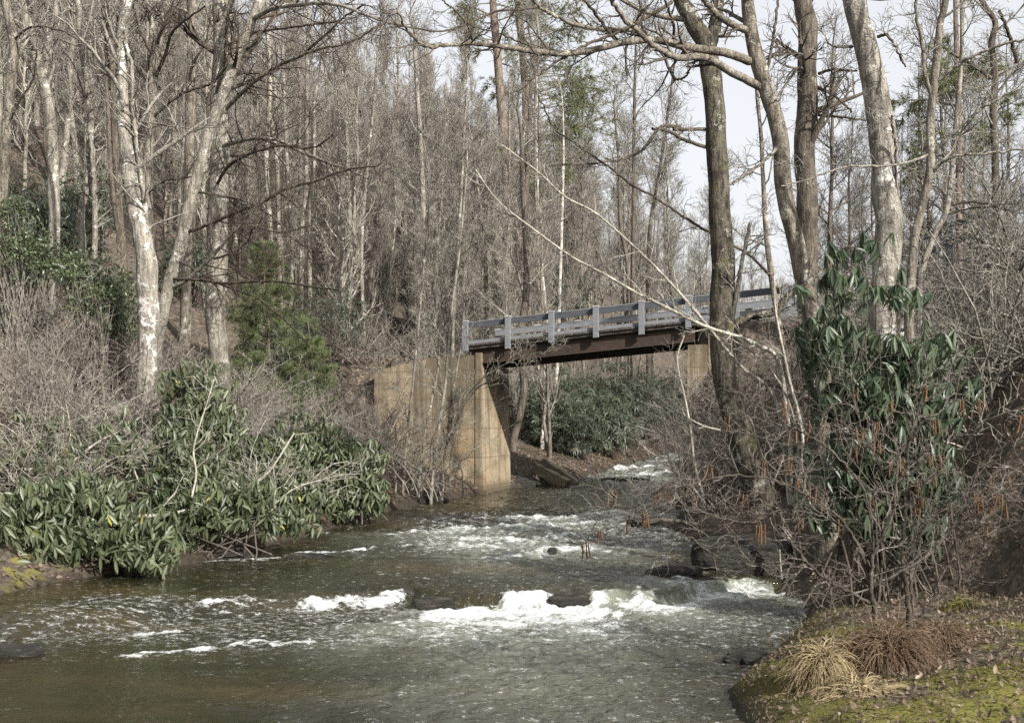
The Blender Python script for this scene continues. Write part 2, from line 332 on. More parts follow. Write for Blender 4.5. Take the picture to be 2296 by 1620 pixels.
#            polyline, reach downstream (m), strength, wave height
FOAM = [([(930, 1372), (1000, 1378), (1100, 1368), (1200, 1362), (1330, 1364), (1400, 1360)], 1.9, 1.5, .04), ([(1390, 1361), (1460, 1352), (1560, 1333), (1660, 1312)], .8, 1.1, .02),
        ([(840, 1412), (900, 1398), (1000, 1398), (1100, 1390)], .7, 1.0, .03),
        ([(640, 1364), (760, 1354), (850, 1352), (930, 1332)], .38, 1.05, .05),
        ([(410, 1374), (560, 1364), (640, 1366)], .3, .85, .04), ([(230, 1404), (340, 1397)], .2, .8, .03),
        ([(245, 1427), (330, 1421), (450, 1413)], .25, .85, .04), ([(480, 1433), (600, 1457), (700, 1442), (760, 1422)], .28, .9, .04),
        ([(250, 1477), (380, 1470), (560, 1452), (650, 1442)], .25, .95, .04), ([(680, 1430), (820, 1440), (900, 1455)], .3, .6, .03),
        ([(430, 1263), (560, 1257), (660, 1250)], .35, .95, .03), ([(630, 1242), (720, 1239), (800, 1235), (870, 1222)], .4, 1.0, .04),
        ([(860, 1197), (1000, 1190), (1130, 1180), (1280, 1175), (1400, 1165), (1480, 1150)], .55, .85, .06),
        ([(920, 1192), (1050, 1205), (1180, 1212), (1310, 1192)], .6, .9, .06), ([(1060, 1254), (1150, 1247), (1280, 1231), (1400, 1228)], .6, .9, .06),
        ([(1100, 1162), (1240, 1160), (1430, 1150)], .5, .85, .05), ([(1000, 1222), (1120, 1228), (1200, 1225)], .5, .75, .06),
        ([(980, 1155), (1100, 1148), (1200, 1146)], .3, .45, .03), ([(1350, 1205), (1430, 1215), (1520, 1222)], .5, .6, .05),
        ([(1375, 1066), (1470, 1063), (1545, 1054)], 1.4, 1.1, .10), ([(1345, 1080), (1420, 1076), (1470, 1078)], 1.0, .8, .06),
        ([(1400, 1036), (1470, 1033), (1540, 1028)], 2.0, 1.1, .12), ([(1330, 1052), (1420, 1049), (1530, 1041)], 1.6, 1.1, .12), ([(1440, 1024), (1540, 1019)], 2, 1, .12),
        ([(1450, 1302), (1560, 1312), (1640, 1306), (1720, 1300), (1800, 1304)], .7, .95, .05), ([(1470, 1290), (1560, 1296)], .4, .8, .05),
        ([(1700, 1347), (1800, 1361)], .3, .7, .02), ([(1240, 1285), (1340, 1290), (1440, 1282)], .4, .5, .05), ([(900, 1305), (980, 1298), (1060, 1300)], .3, .45, .04),
        ([(640, 1195), (760, 1190), (850, 1172)], .25, .4, .02), ([(900, 1145), (1000, 1138)], .25, .4, .02)]
nr, nc = 900, 460
Yw = 3.0 * (150 / 3.0) ** np.linspace(0, 1, nr)
Yw = np.interp(np.linspace(0, 1, nr), np.linspace(0, 1, 9), [2, 9.5, 13, 16.2, 18.6, 23, 30, 48, 160])
xl = XL(Yw) - 0.9; xr = XR(Yw) + 0.9
Xw = xl[:, None] + (xr - xl)[:, None] * np.linspace(0, 1, nc)[None]; Yw = np.repeat(Yw[:, None], nc, 1)
sL = Yw - np.interp(Xw, _lw[:, 0], _lw[:, 1]) + 0.26 * fbm(Xw * 2.4, Yw * 0.8, o=4, s=70)
amp = np.interp(Xw, [-7, -5, -3, -1.5, 0, 3, 4.5], [.3, .4, .6, 1, 1, .9, .4])
spread = np.interp(Xw, [-7, -4, -1.5, -1.0, 3], [1.0, .8, .35, .16, .2])
zbase = zprof(Yw)
Zw = np.where(Yw < 21, np.minimum(zbase, 0.0) * 1.0 + 0.2 * sstep(-spread, 0.12, sL) + np.clip((sL - 0.2) * 0.028, 0, 0.09), zbase)
bl = sstep(19.5, 21.5, Yw); Zw = Zw * (1 - bl) + zbase * bl
foam = np.zeros_like(Zw); wav = np.zeros_like(Zw); mist = np.zeros_like(Zw)
wx = Xw + 0.22 * fbm(Xw * 1.3, Yw * 1.3, o=3, s=80); wy = Yw + 0.42 * fbm(Xw * 1.3 + 30, Yw * 1.1, o=5, s=81, g=.6)
brk = np.clip(.92 + 1.0 * fbm(Xw * 3.0, Yw * 5.5, o=4, s=61, g=.6), 0, 1.3); edge = .8 * fbm(Xw * .8 + 9, Yw * .8, o=3, s=66)
for pts, reach, stg, wh in FOAM:
    q = np.array([W(*i) for i in pts]); x0, x1 = q[0, 0], q[-1, 0]; far_ = q[0, 1] > 35
    if q[:, 0].max() < -1.2 and not far_: reach, stg = reach * .75, stg * 1.12
    if far_: stg = stg * .85
    yc = np.interp(wx, q[:, 0], q[:, 1]); s = (yc - wy)                    # downstream positive
    ed = sstep(x0 - 0.15, x0 + 0.35, wx) * (1 - sstep(x1 - 0.35, x1 + 0.15, wx))
    f = np.where(s > 0, np.exp(-(np.maximum(s, 0) / reach) ** 1.2), np.exp(-(s / (0.12 + 0.14 * reach)) ** 2)) * ed * stg
    foam = np.maximum(foam, f)
    em = sstep(x0 - 1.0, x0 + 1.0, Xw + edge) * (1 - sstep(x1 - 1.0, x1 + 1.0, Xw + edge))
    if reach > .45 and stg > .6: mist = np.maximum(mist, np.where(s > -.3, np.exp(-(np.maximum(s, 0) / (reach * 2.2))), 0) * em * min(stg, 1))
    wh = wh * .6; wav = wav + wh * np.exp(-((s - 0.05) / (0.16 + .12 * reach)) ** 2) * ed - 0.6 * wh * np.exp(-((s + 0.3) / 0.3) ** 2) * ed
foam = foam * brk
foam = np.maximum(foam, np.interp(Yw, [20.5, 22, 27, 29, 38, 42], [0, .5, .5, .2, .2, .36]) * sstep(-3.5, -1.5, Xw))
foam = np.maximum(foam, .27 * sstep(-3.5, -.5, Xw + edge) * (Yw > 9)); foam = np.maximum(foam, .2 * (Yw > 13)); foam = np.maximum(foam, .42 * sstep(-7, -6, Xw + edge) * sstep(13.2, 14.4, Yw + .5 * edge) * (1 - sstep(16.6, 17.4, Yw)))
calm = np.clip(0.32 + 0.75 * sstep(-4.5, -0.5, Xw + 0.05 * (Yw - 16)) * 1.0, 0, 1)
calm = calm * np.interp(Yw, [2, 12, 16, 17, 19, 22, 24, 28, 31, 38, 42, 60], [.7, .75, .9, .9, .8, .9, 1.2, 1.2, .7, .7, 1.3, 1.5]) + 0.5 * np.clip(mist, 0, 1)
rip = 0.042 * fbm(Xw * 1.6, Yw * 2.8, o=3, s=90) + 0.030 * fbm(Xw * 5 + 3, Yw * 8.0, o=3, s=95)
chop = 0.055 * np.clip(foam, 0, 1) * (0.2 + np.abs(fbm(Xw * 4.5, Yw * 5.5, o=4, s=99, g=.62)))
wav = np.clip(wav, -.04, .05)
Zw = Zw + wav * (0.7 + 0.6 * fbm(Xw * 1.6, Yw * 1.6, o=3, s=60)) + rip * calm * np.interp(Yw, [10, 30, 60], [1, 1.5, 2.5]) + chop
mb = MB(); ii = (np.arange(nr - 1)[:, None] * nc + np.arange(nc - 1)[None])
mb.add(np.stack([Xw, Yw, Zw], -1).reshape(-1, 3), np.stack([ii, ii + 1, ii + nc + 1, ii + nc], -1).reshape(-1, 4))
t = NT('water'); p = t.geo((1, 1.5, 1)); pf = t.geo((1.0, 1.7, 1))
n1 = t.noise(t.geo((1, 1.15, 1)), 5.0, 3, 0.5); n2 = t.noise(p, 13, 3, 0.5); n3 = t.noise(t.geo((0.25, 0.8, 1)), 1.0, 4, 0.6)
tb = t.attr('turb')
col = t.ramp(n3, [(0.35, (0.012, 0.0115, 0.0055)), (0.6, (0.028, 0.023, 0.010)), (0.75, (0.055, 0.038, 0.016))])
mi = t.attr('mist'); col = t.mix(t.math('MULTIPLY', mi, 0.68), col, (0.24, 0.26, 0.215))
fa = t.attr('foam'); fn = t.noise(pf, 6.0, 9, 0.74, normalize=True); fn2 = t.noise(pf, 26, 5, 0.7)
fsum = t.math('ADD', fa, t.math('ADD', t.math('MULTIPLY', t.math('ADD', fn, -0.5), 2.9), t.math('MULTIPLY', t.math('ADD', fn2, -0.5), 1.8)))
fm = t.ramp(fsum, [(0.52, 0.0), (1.15, 0.88)])
b_h = t.math('ADD', t.math('MULTIPLY', n1, 1.0), t.math('MULTIPLY', n2, 0.28))
nb = t.n('ShaderNodeBump', {'Height': b_h, 'Strength': t.math('MULTIPLY', tb, 0.95, clamp=True), 'Distance': 0.085}).outputs[0]
wb = t.n('ShaderNodeBsdfPrincipled', {'Base Color': col, 'Roughness': 0.04, 'IOR': 1.333, 'Normal': nb})
fb = t.n('ShaderNodeBsdfPrincipled', {'Base Color': (0.64, 0.66, 0.66, 1), 'Roughness': 0.55, 'Normal': t.bump(t.math('ADD', fn, fn2), 0.8, 0.05)})
ms = t.n('ShaderNodeMixShader', {0: fm}); t.t.links.new(wb.outputs[0], ms.inputs[1]); t.t.links.new(fb.outputs[0], ms.inputs[2]); t.t.links.new(ms.outputs[0], t.out.inputs['Surface'])
M['water'] = t.m
wo = mb.build('river_water', M['water']); tag(wo, kind='structure')
for nme, arr in (('foam', foam), ('mist', np.clip(mist, 0, 1)), ('turb', np.clip(calm, 0, 1.6))):
    at = wo.data.attributes.new(nme, 'FLOAT', 'POINT'); at.data.foreach_set('value', arr.astype(np.float32).ravel())

# ------------------------------------------------------------------ rocks
def rock(c, size, label, seed, flat=1.0, name='boulder', rot=0.0):
    import bmesh
    bm = bmesh.new(); bmesh.ops.create_icosphere(bm, subdivisions=5, radius=1.0)
    v = np.array([q.co[:] for q in bm.verts]); f = np.array([[l.index for l in q.verts] for q in bm.faces]); bm.free()
    n = fbm(v[:, 0] * 1.3 + seed, v[:, 1] * 1.3, v[:, 2] * 1.3, o=5, s=seed)
    v = v * (1 + 0.34 * n)[:, None]
    lay = np.round(v[:, 2] * 3.2) / 3.2; v[:, 2] = v[:, 2] * 0.68 + lay * 0.32
    v[:, 2] = np.sign(v[:, 2]) * np.abs(v[:, 2]) ** 0.8
    v = v + 0.045 * np.stack([fbm(v[:, 0] * 6, v[:, 1] * 6, v[:, 2] * 6 + i * 9, o=3, s=seed + i) for i in range(3)], -1)
    v = v * np.asarray(size); cr, sr = math.cos(rot), math.sin(rot)
    v = np.stack([v[:, 0] * cr - v[:, 1] * sr, v[:, 0] * sr + v[:, 1] * cr, v[:, 2]], -1) + np.asarray(c)
    m_ = MB(); m_.add(v, t=f); o = m_.build(name, M['rock']); return tag(o, label, 'rock')
def rk(px, py, wpx, hpx, label, seed, up=0.0, dep=0.5, rot=0.0):
    x, y = W(px, py); k = y / F; z = float(zprof(y))
    rock((x, y + wpx * k * dep * .3, z + up), (wpx * k / 2, wpx * k * dep / 2, hpx * k / 2), label, seed, rot=rot)
rk(1675, 1280, 230, 120, 'big dark layered boulder on the right bank below the leaning trunk', 11, .12, .7)
rk(1512, 1292, 130, 44, 'flat black wet rock standing out of the rapids before the big boulder', 12, .02, .4, -.1)
rk(1475, 1182, 120, 34, 'low dark rock shelf with branches lying on it at the right shore', 13, .05, .6)
rk(490, 1252, 150, 44, 'dark ledge rock under the rhododendron with white water spilling beside it', 14, .02, .5)
rk(690, 1250, 110, 18, 'thin flat slab rock at the water surface by the upper left cascade', 15, .0, .4)
rk(965, 1362, 100, 46, 'dark rounded rock breaking the left end of the foaming ledge', 16, .0, .6)
rk(1285, 1352, 130, 44, 'smooth wet brown rock in the middle of the foaming ledge', 17, .0, .6)
rk(20, 1408, 190, 56, 'mossy rock shelf at the left shore sloping into the water', 18, .04, .8)
rk(10, 1472, 140, 38, 'black low rock in the pool below the mossy shelf', 19, .02, .6)
rk(60, 1350, 150, 40, 'brown earth-topped rock under the left rhododendron leaves', 20, .06, .8)
rk(1545, 1068, 60, 60, 'round dark boulder at the foot of the far bridge support', 21, .15, .8)
rk(1400, 1078, 110, 14, 'long low black rock in the riffle beyond the bridge', 22, .03, .4)
rk(1478, 1060, 30, 12, 'small dark stone in the riffle beyond the bridge', 23, .05, .6)
rk(1160, 1092, 90, 44, 'grey broken rock at the upstream corner of the tan abutment', 24, .08, .7)
rk(930, 1128, 130, 30, 'flat shore rocks at the downstream foot of the tan abutment', 25, .05, .7)
rk(1238, 1245, 22, 16, 'tiny black snag stone sticking up in mid rapids', 26, .08, .5)
rk(700, 1348, 170, 30, 'submerged brown ledge rock left of the main foaming drop', 27, -.02, .5)
rk(1700, 1490, 140, 40, 'muddy brown rock at the edge of the mossy bank', 28, .03, .6)

# ------------------------------------------------------------------ bridge
br = thing('road_bridge', tuple(BO), 'small bridge with grey timber railings and rusty girders over the stream', 'bridge')
def bb(m_, t0, t1, w0, w1, z0, z1, m=0):
    m_.box(BO + bu * t0 + bw * w0 + bz * z0, bu * (t1 - t0), bw * (w1 - w0), bz * (z1 - z0), m)
m_ = MB(); bb(m_, -0.15, 6.95, 0.02, BW - .02, -0.02, 0.07)
for k in range(46): bb(m_, -0.12 + k * .153, -0.12 + k * .153 + .135, -0.06 + 0.03 * rng.random(), BW + .05, 0.072, 0.135)
m_.build('deck', M['deck_wood'], br, False)
for j, w in enumerate((0.12, 1.0, 1.85, 2.62)):
    m_ = MB(); bb(m_, .1, 6.9, w + .055, w + .085, -0.44, -0.06); bb(m_, .1, 6.9, w - .02, w + .16, -0.060, -0.025); bb(m_, .1, 6.9, w - .02, w + .16, -0.475, -0.44)
    m_.build('girder', M['rust'], br, False)
PH = 0.815
for side, w in (('near', 0.0), ('far', BW)):
    n = 9 if side == 'near' else 8
    for k in range(n):
        t0 = 1.35 * k - .07
        m_ = MB(); z0 = -0.02 - .05 * (k % 3 == 1) + (-0.06 if side == 'near' else 0.1)
        bb(m_, t0, t0 + .15, w - .13 if side == 'near' else w + .03, w + .0 if side == 'near' else w + .16, z0, PH)
        po = m_.build('rail_post', M['rail_grey'], br, False)
        m_ = MB(); bb(m_, t0 - .015, t0 + .165, w - .145 if side == 'near' else w + .015, w + .015 if side == 'near' else w + .175, PH, PH + .03)
        cp = m_.build('post_cap', M['rail_cap'], None, False); cp.parent = po; cp.location = (0, 0, 0)
    e = 1.35 * (n - 1) + .1
    m_ = MB(); ins = (w + .003, w + .055) if side == 'near' else (w - .027, w + .027)
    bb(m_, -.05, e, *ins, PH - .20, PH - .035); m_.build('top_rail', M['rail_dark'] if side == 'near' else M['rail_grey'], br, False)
    m_ = MB(); bb(m_, -.07, e, ins[0] - .01, ins[1] + .02, PH - .032, PH - .005); m_.build('hand_rail', M['rail_grey'], br, False)
    m_ = MB(); bb(m_, -.05, e, *ins, .12, .235); m_.build('curb_rail', M['rail_grey'], br, False)

def prism(m_, poly, y0, y1, m=0):
    """poly: (t,z) outline, swept from w=y0 to w=y1"""
    a_ = [BO + bu * np.array([1, 1, 0]) * q[0] + bw * y0 + bz * q[1] for q in poly]; b_ = [BO + bu * np.array([1, 1, 0]) * q[0] + bw * y1 + bz * q[1] for q in poly]
    n = len(poly); cen = [np.mean(a_, 0), np.mean(b_, 0)]
    m_.add(a_ + b_ + cen, [[i, n + i, n + (i + 1) % n, (i + 1) % n] for i in range(n)], [[2 * n, i, (i + 1) % n] for i in range(n)] + [[2 * n + 1, n + (i + 1) % n, n + i] for i in range(n)], m)
zb = 0.2 - BO[2]
la = thing('bridge_abutment', tuple(BO + bz * zb), 'tan stained concrete abutment carrying the left end of the bridge', 'abutment')
m_ = MB(); prism(m_, [(-3.05, zb), (.30, zb), (.26, -.2), (-1.2, -.24), (-3.05, -.62)], .03, .98); m_.build('wing_wall', M['concrete'], la, False)
m_ = MB(); prism(m_, [(.303, zb), (.56, zb), (.47, -.12), (.303, -.12)], .0, .30); m_.build('corner_pier', M['concrete'], la, False)
m_ = MB(); prism(m_, [(.05, zb), (.52, zb), (.43, -.48), (.05, -.48)], .303, BW - .1); m_.build('breast_wall', M['concrete'], la, False)
m_ = MB(); prism(m_, [(-1.2, zb), (.72, zb), (.70, zb + .55), (-1.2, zb + .52)], -.10, .027); m_.build('footing', M['concrete'], la, False)
ra = thing('bridge_abutment', tuple(BO + bu * 6.7 + bz * (zb - .5)), 'shaded brown concrete abutment under the right end of the bridge behind the trunk', 'abutment')
m_ = MB(); prism(m_, [(6.62, zb), (7.3, zb), (7.3, -.02), (6.72, -.02)], .05, BW - .1); m_.build('breast_wall', M['concrete'], ra, False)
m_ = MB(); prism(m_, [(7.303, zb), (9.8, zb), (9.8, .0), (7.303, .3)], .03, .98); m_.build('wing_wall', M['concrete'], ra, False)

# ------------------------------------------------------------------ plants: growth
def spline(pts, n):
    pts = np.asarray(pts, float)
    if len(pts) == 2: pts = np.array([pts[0], (pts[0] + pts[1]) / 2, pts[1]])
    q = np.concatenate([2 * pts[:1] - pts[1:2], pts, 2 * pts[-1:] - pts[-2:-1]]); m = len(pts) - 1
    u = np.linspace(0, m, n); i = np.minimum(u.astype(int), m - 1); f = (u - i)[:, None]
    a, b, c, d = q[i], q[i + 1], q[i + 2], q[i + 3]
    return 0.5 * (2 * b + (c - a) * f + (2 * a - 5 * b + 4 * c - d) * f ** 2 + (3 * b - a - 3 * c + d) * f ** 3)
def spawn(Pp, Rp, n, L, ang=(35, 65), npts=4, wig=.25, up=.1, tr=(.15, 1.0), rmin=.004, rr=.6, taper=.5, fade=.5, g=rng, tip=.5):
    """children of B parents: n each"""
    B, m, _ = Pp.shape
    if B == 0: return np.zeros((0, npts, 3)), np.zeros((0, npts))
    t = (np.arange(n)[None] + g.random((B, n))) / n * (tr[1] - tr[0]) + tr[0]
    u = np.clip(t * (m - 1), 0, m - 1.001); i = u.astype(int); f = (u - i)[..., None]; bi = np.arange(B)[:, None]
    pos = Pp[bi, i] * (1 - f) + Pp[bi, i + 1] * f; tan = norm(Pp[bi, i + 1] - Pp[bi, i]); rad = Rp[bi, i] * (1 - f[..., 0]) + Rp[bi, i + 1] * f[..., 0]
    rv = norm(g.normal(size=(B, n, 3))); per = norm(np.cross(tan, rv)); a = np.radians(g.uniform(ang[0], ang[1], (B, n)))[..., None]
    d = norm(tan * np.cos(a) + per * np.sin(a))
    ln = (L if np.isscalar(L) else np.asarray(L)[:, None]) * (1 - fade * (t - tr[0]) / (tr[1] - tr[0])) * g.uniform(.55, 1.25, (B, n))
    r0 = np.clip(rad * rr, rmin, None)
    K = B * n; pos = pos.reshape(K, 3); d = d.reshape(K, 3); ln = ln.reshape(K); r0 = r0.reshape(K)
    out = np.empty((K, npts, 3)); out[:, 0] = pos
    for k in range(1, npts):
        d = norm(d + g.normal(size=(K, 3)) * wig + np.array([0, 0, up])); out[:, k] = out[:, k - 1] + d * (ln / (npts - 1))[:, None]
    s = np.linspace(1, taper, npts)[None]
    return out, np.maximum(r0[:, None] * s, rmin * .6)
def trunk_line(H, lean=.04, n=14, wob=.12, g=rng):
    z = np.linspace(-.3, H, n); w = np.cumsum(g.normal(size=(n, 2)) * wob, 0) * .35; w -= w[0]
    ld = g.normal(size=2) * lean
    return np.stack([w[:, 0] + ld[0] * z, w[:, 1] + ld[1] * z, z], -1)
def tree_template(name, H, r, nb, L, cat, mt, mc, seed, tr=(.3, .98), ang=(30, 60), up=.12, n2=6, n3=6, n4=0, rmin=.007, label=None, group=None, l2=.45, l3=.42, trunks=1):
    g = np.random.default_rng(seed)
    root = thing(name, (0, 0, 0), label, cat, group)
    mt_, mc_ = MB(), MB()
    for s in range(trunks):
        T = trunk_line(H * g.uniform(.8, 1) if s else H, .04 if trunks == 1 else .12, 16, .16, g)
        Rt = r * np.linspace(1, .12, 16) ** .8 * (1 + .5 * np.exp(-np.arange(16) * 1.3)); mt_.tubes(T, Rt, 8)
        b1, r1 = spawn(T[None], Rt[None], nb, L, ang, 7, .13, up, tr, .012, .5, .25, .6, g); mc_.tubes(b1, r1, 4)
        b2, r2 = spawn(b1, r1, n2, L * l2, (25, 60), 5, .18, up, (.15, 1), rmin * 1.2, .6, .5, .5, g); mc_.tubes(b2, r2, 3)
        b3, r3 = spawn(b2, r2, n3, L * l2 * l3, (25, 60), 3, .2, up, (.1, 1), rmin, .7, .6, .4, g); mc_.tubes(b3, r3, 3)
        if n4: b4, r4 = spawn(b3, r3, n4, L * l2 * l3 * .55, (25, 60), 3, .2, up, (.1, 1), rmin * .85, .7, .6, .3, g); mc_.tubes(b4, r4, 3)
    mt_.build('trunk', mt, root); mc_.build('crown', mc, root)
    return root
def place(src, used, x, y, s=1.0, rz=None, label=None, group=None, dz=0.0, g=rng):
    o = src if not used.get(src.name) else copy_tree(src)
    used[src.name] = True
    o.location = (x, y, gz(x, y) + dz); o.rotation_euler = (g.normal() * .03, g.normal() * .03, g.uniform(0, 6.28) if rz is None else rz); o.scale = (s, s, s * g.uniform(.9, 1.1))
    if label: o['label'] = label
    if group: o['group'] = group
    return o

# ------------------------------------------------------------------ trees drawn one by one
def hero(name, cat, label, Y, pts, w, mat, limbs=(), twig=None, ext=5.0, nb=10, L=2.2, group=None, sides=12, tr=(.45, .98), n2=7, n3=6, base=True, rm=.006, seed=0, tw=.7, vert=True):
    """pts: photo outline of the trunk from foot to top; w: width in photo units at foot/top; limbs: (pts, w0, w1, depth shift)"""
    g = np.random.default_rng(100 + seed); k = Y / F
    Q = [P(x, y, Y) for x, y in pts]; ws = list(np.interp(np.linspace(0, 1, len(Q)), np.linspace(0, 1, len(w)), w))
    b = Q[0].copy(); gzb = gz(b[0], b[1])
    if base and b[2] > gzb: Q.insert(0, np.array([b[0] + .15 * (b[0] - Q[1][0]), b[1], gzb - .25])); ws.insert(0, ws[0] * 1.12)
    if ext:
        d = norm(Q[-1] - Q[-2]); d = norm(d * np.array([.8, 1, 1]) + np.array([0, .05, .3]))
        Q += [Q[-1] + d * ext * .33, Q[-1] + d * ext * .66 + g.normal(size=3) * .12, Q[-1] + d * ext + g.normal(size=3) * .3]; ws += [ws[-1] * .75, ws[-1] * .45, ws[-1] * .12]
    root = thing(name, tuple(Q[0]), label, cat, group)
    n = 10 * len(Q); Tl = spline(Q, n); arc = np.concatenate([[0], np.cumsum(np.linalg.norm(np.diff(Tl, axis=0), axis=1))]); 
    Rr = np.interp(np.linspace(0, 1, n), np.linspace(0, 1, len(ws)), ws) * k / 2
    Rr = Rr * (1 + .07 * fbm(arc * 1.3, arc * 0 + seed, o=3, s=seed)); Rr[:6] *= np.linspace(1.25, 1, 6)
    m_ = MB(); m_.tubes(Tl, Rr, sides)
    V = m_.v[0]; m_.v[0] = V + norm(V - np.repeat(Tl, sides, 0)) * (Rr.repeat(sides) * .14 * fbm(V[:, 0] * 5, V[:, 1] * 5, V[:, 2] * 2.2, o=3, s=seed + 5))[:, None]
    m_.build('trunk', mat, root)
    cb = MB(); par = []
    for lp, w0, w1, dy in limbs:
        lq = [P(x, y, Y + dy * i / (len(lp) - 1)) for i, (x, y) in enumerate(lp)]
        ll = spline(lq, 6 * len(lq)); kk = g.normal(size=ll.shape) * .012 * np.linspace(.2, 1, len(ll))[:, None]; ll = ll + kk
        lr = np.linspace(w0, w1, len(ll)) * k / 2
        lm = MB(); lm.tubes(ll, lr, 7); lm.build('limb', mat if w0 > 9 else (twig or M['twig_dark']), root)
        ln = np.linalg.norm(np.diff(ll, axis=0), axis=1).sum()
        c1, r1 = spawn(ll[None], lr[None], max(4, int(ln * 3.4)), .28 * min(ln, 4.5) * tw + .25, (30, 70), 6, .2, .04, (.12, 1), rm * 1.2, .45, .3, .35, g); cb.tubes(c1, r1, 4)
        c2, r2 = spawn(c1, r1, 5, .5 * tw, (30, 65), 4, .22, .04, (.2, 1), rm, .6, .5, .3, g); cb.tubes(c2, r2, 3)
        c3, r3 = spawn(c2, r2, 3, .26 * tw, (30, 65), 3, .22, .04, (.2, 1), rm * .85, .7, .6, .3, g); cb.tubes(c3, r3, 3)
    if nb:
        b1, r1 = spawn(Tl[None], Rr[None], nb, L, (35, 70), 8, .15, .1, tr, .012, .4, .25, .5, g); cb.tubes(b1, r1, 5)
        b2, r2 = spawn(b1, r1, n2, L * .42, (30, 60), 5, .2, .06, (.2, 1), rm * 1.2, .55, .5, .4, g); cb.tubes(b2, r2, 3)
        b3, r3 = spawn(b2, r2, n3, L * .2, (30, 60), 3, .2, .06, (.15, 1), rm, .7, .6, .4, g); cb.tubes(b3, r3, 3)
    if cb.n: cb.build('crown', twig or M['twig'], root)
    return root
def c1(*a): return [(x * .5, y * .5) for x, y in a]
def c2(*a): return [(x * .5 + 766, y * .5) for x, y in a]
def c3(*a): return [(x * .5 + 1531, y * .5) for x, y in a]
def c6(*a): return [(x * .5 + 1531, y * .5 + 810) for x, y in a]
def c7(*a): return [(x * .3878 + 801.3, y * .3877 + 623.2) for x, y in a]
LW = 'bare_tree'
hero(LW, 'tree', 'leaning pale trunk blotched white with lichen, rising out of the rhododendrons at left', 24,
     [(318, 1140), (318, 1000), (326, 900)] + c1((665, 1500), (662, 1300), (655, 1150), (622, 1000), (592, 850), (572, 700), (556, 550), (547, 400), (545, 250), (552, 120), (572, 0)), [50, 46, 48, 40, 32, 26, 22], M['bark_lichen'],
     [(c1((640, 1150), (655, 1000), (645, 880), (620, 700), (600, 520), (590, 300), (560, 180)), 12, 8, -.1), (c1((600, 1100), (540, 1150), (460, 1200)), 5, 2, -1), (c1((545, 250), (520, 120), (515, 0)), 16, 12, .3)], nb=9, L=2.4, seed=1)
hero(LW, 'tree', 'thick straight pale trunk with long dark boughs, behind the green pine sapling at left', 31,
     c1((985, 1640), (965, 1400), (975, 1200), (975, 1000), (985, 800), (985, 600), (985, 400), (1000, 200), (992, 0)), [44, 46, 43, 40], M['bark_pale'],
     [(c1((1000, 500), (1080, 420), (1150, 360), (1240, 300), (1350, 250), (1450, 215), (1560, 190), (1700, 120)), 11, 5, -4),
      (c1((980, 660), (1050, 640), (1150, 620), (1250, 630), (1350, 680), (1450, 720), (1560, 760), (1650, 800)), 10, 4, -4),
      (c1((960, 850), (1020, 750), (1100, 700), (1250, 655), (1400, 660), (1500, 600)), 8, 3, -4), (c1((1360, 245), (1420, 190), (1480, 140), (1540, 80), (1640, 20)), 7, 4, -3),
      (c1((960, 180), (990, 110), (1030, 30), (1050, -40)), 16, 12, -.6)], M['twig_dark'], nb=9, L=3.2, seed=2, tw=1.1)
hero(LW, 'tree', 'slanting grey trunk crossing in front of the thick straight pale trunk', 28,
     c1((700, 1560), (730, 1400), (765, 1250), (810, 1100), (850, 920), (900, 740), (950, 560), (1010, 400), (1070, 230), (1130, 100), (1170, 0)), [30, 28, 25, 24], M['bark_pale'],
     [(c1((840, 1040), (950, 1000), (1060, 950), (1160, 915), (1280, 850), (1400, 815), (1540, 765), (1700, 740)), 9, 4, -3),
      (c1((770, 1290), (830, 1260), (900, 1200), (970, 1130), (1020, 1070), (1080, 1010), (1130, 950), (1200, 880)), 10, 4, -2),
      (c1((760, 1250), (900, 1255), (1000, 1270), (1150, 1262), (1280, 1265), (1400, 1285), (1540, 1305)), 8, 3, -4),
      (c1((890, 860), (1000, 880), (1080, 895), (1180, 940), (1250, 1000), (1340, 1090), (1450, 1130)), 6, 3, -3),
      (c1((790, 1165), (900, 1220), (1000, 1280), (1120, 1320), (1230, 1390), (1330, 1490), (1440, 1600)), 6, 3, -3),
      (c1((1115, 150), (1250, 130), (1400, 110), (1500, 100)), 7, 4, -2), (c1((1130, 90), (1220, 40), (1350, 20), (1450, 15), (1560, 35), (1700, 90)), 12, 5, -4),
      (c1((960, 1160), (1050, 1130), (1110, 1080), (1140, 1020), (1250, 1040), (1400, 1010)), 5, 3, -4)], M['twig_dark'], nb=7, L=2.6, seed=3, tw=1.2)
hero(LW, 'tree', 'grey forked trunk standing close behind the lichen-blotched leaning trunk', 30,
     c1((680, 1300), (675, 1050), (655, 860), (665, 700), (680, 500), (690, 300), (720, 150), (750, 0)), [22, 22, 22, 18], M['bark_grey'],
     [(c1((670, 400), (672, 250), (680, 100), (650, 0)), 15, 10, .4), (c1((680, 530), (760, 460), (850, 405), (940, 380), (1000, 320), (1060, 260), (1150, 190)), 8, 4, -2),
      (c1((695, 350), (740, 250), (770, 150), (830, 90), (920, 30)), 9, 4, -2), (c1((660, 870), (740, 810), (830, 800), (930, 770)), 5, 2, -2)], M['twig_dark'], nb=8, L=2.4, seed=4)
hero(LW, 'tree', 'pale trunk forking into two stems, above the ivy-leaved shrub near the left edge', 30,
     c1((240, 1180), (245, 1000), (240, 850), (235, 650), (215, 450), (190, 350), (160, 250), (130, 120), (100, 0)), [24, 27, 22, 17], M['bark_pale'],
     [(c1((195, 340), (215, 200), (245, 90), (255, 0)), 16, 12, .3), (c1((235, 850), (205, 700), (190, 450), (120, 280), (80, 200)), 7, 4, -.6), (c1((165, 250), (100, 130), (0, 70)), 7, 3, -1)], nb=9, L=2.2, seed=5)
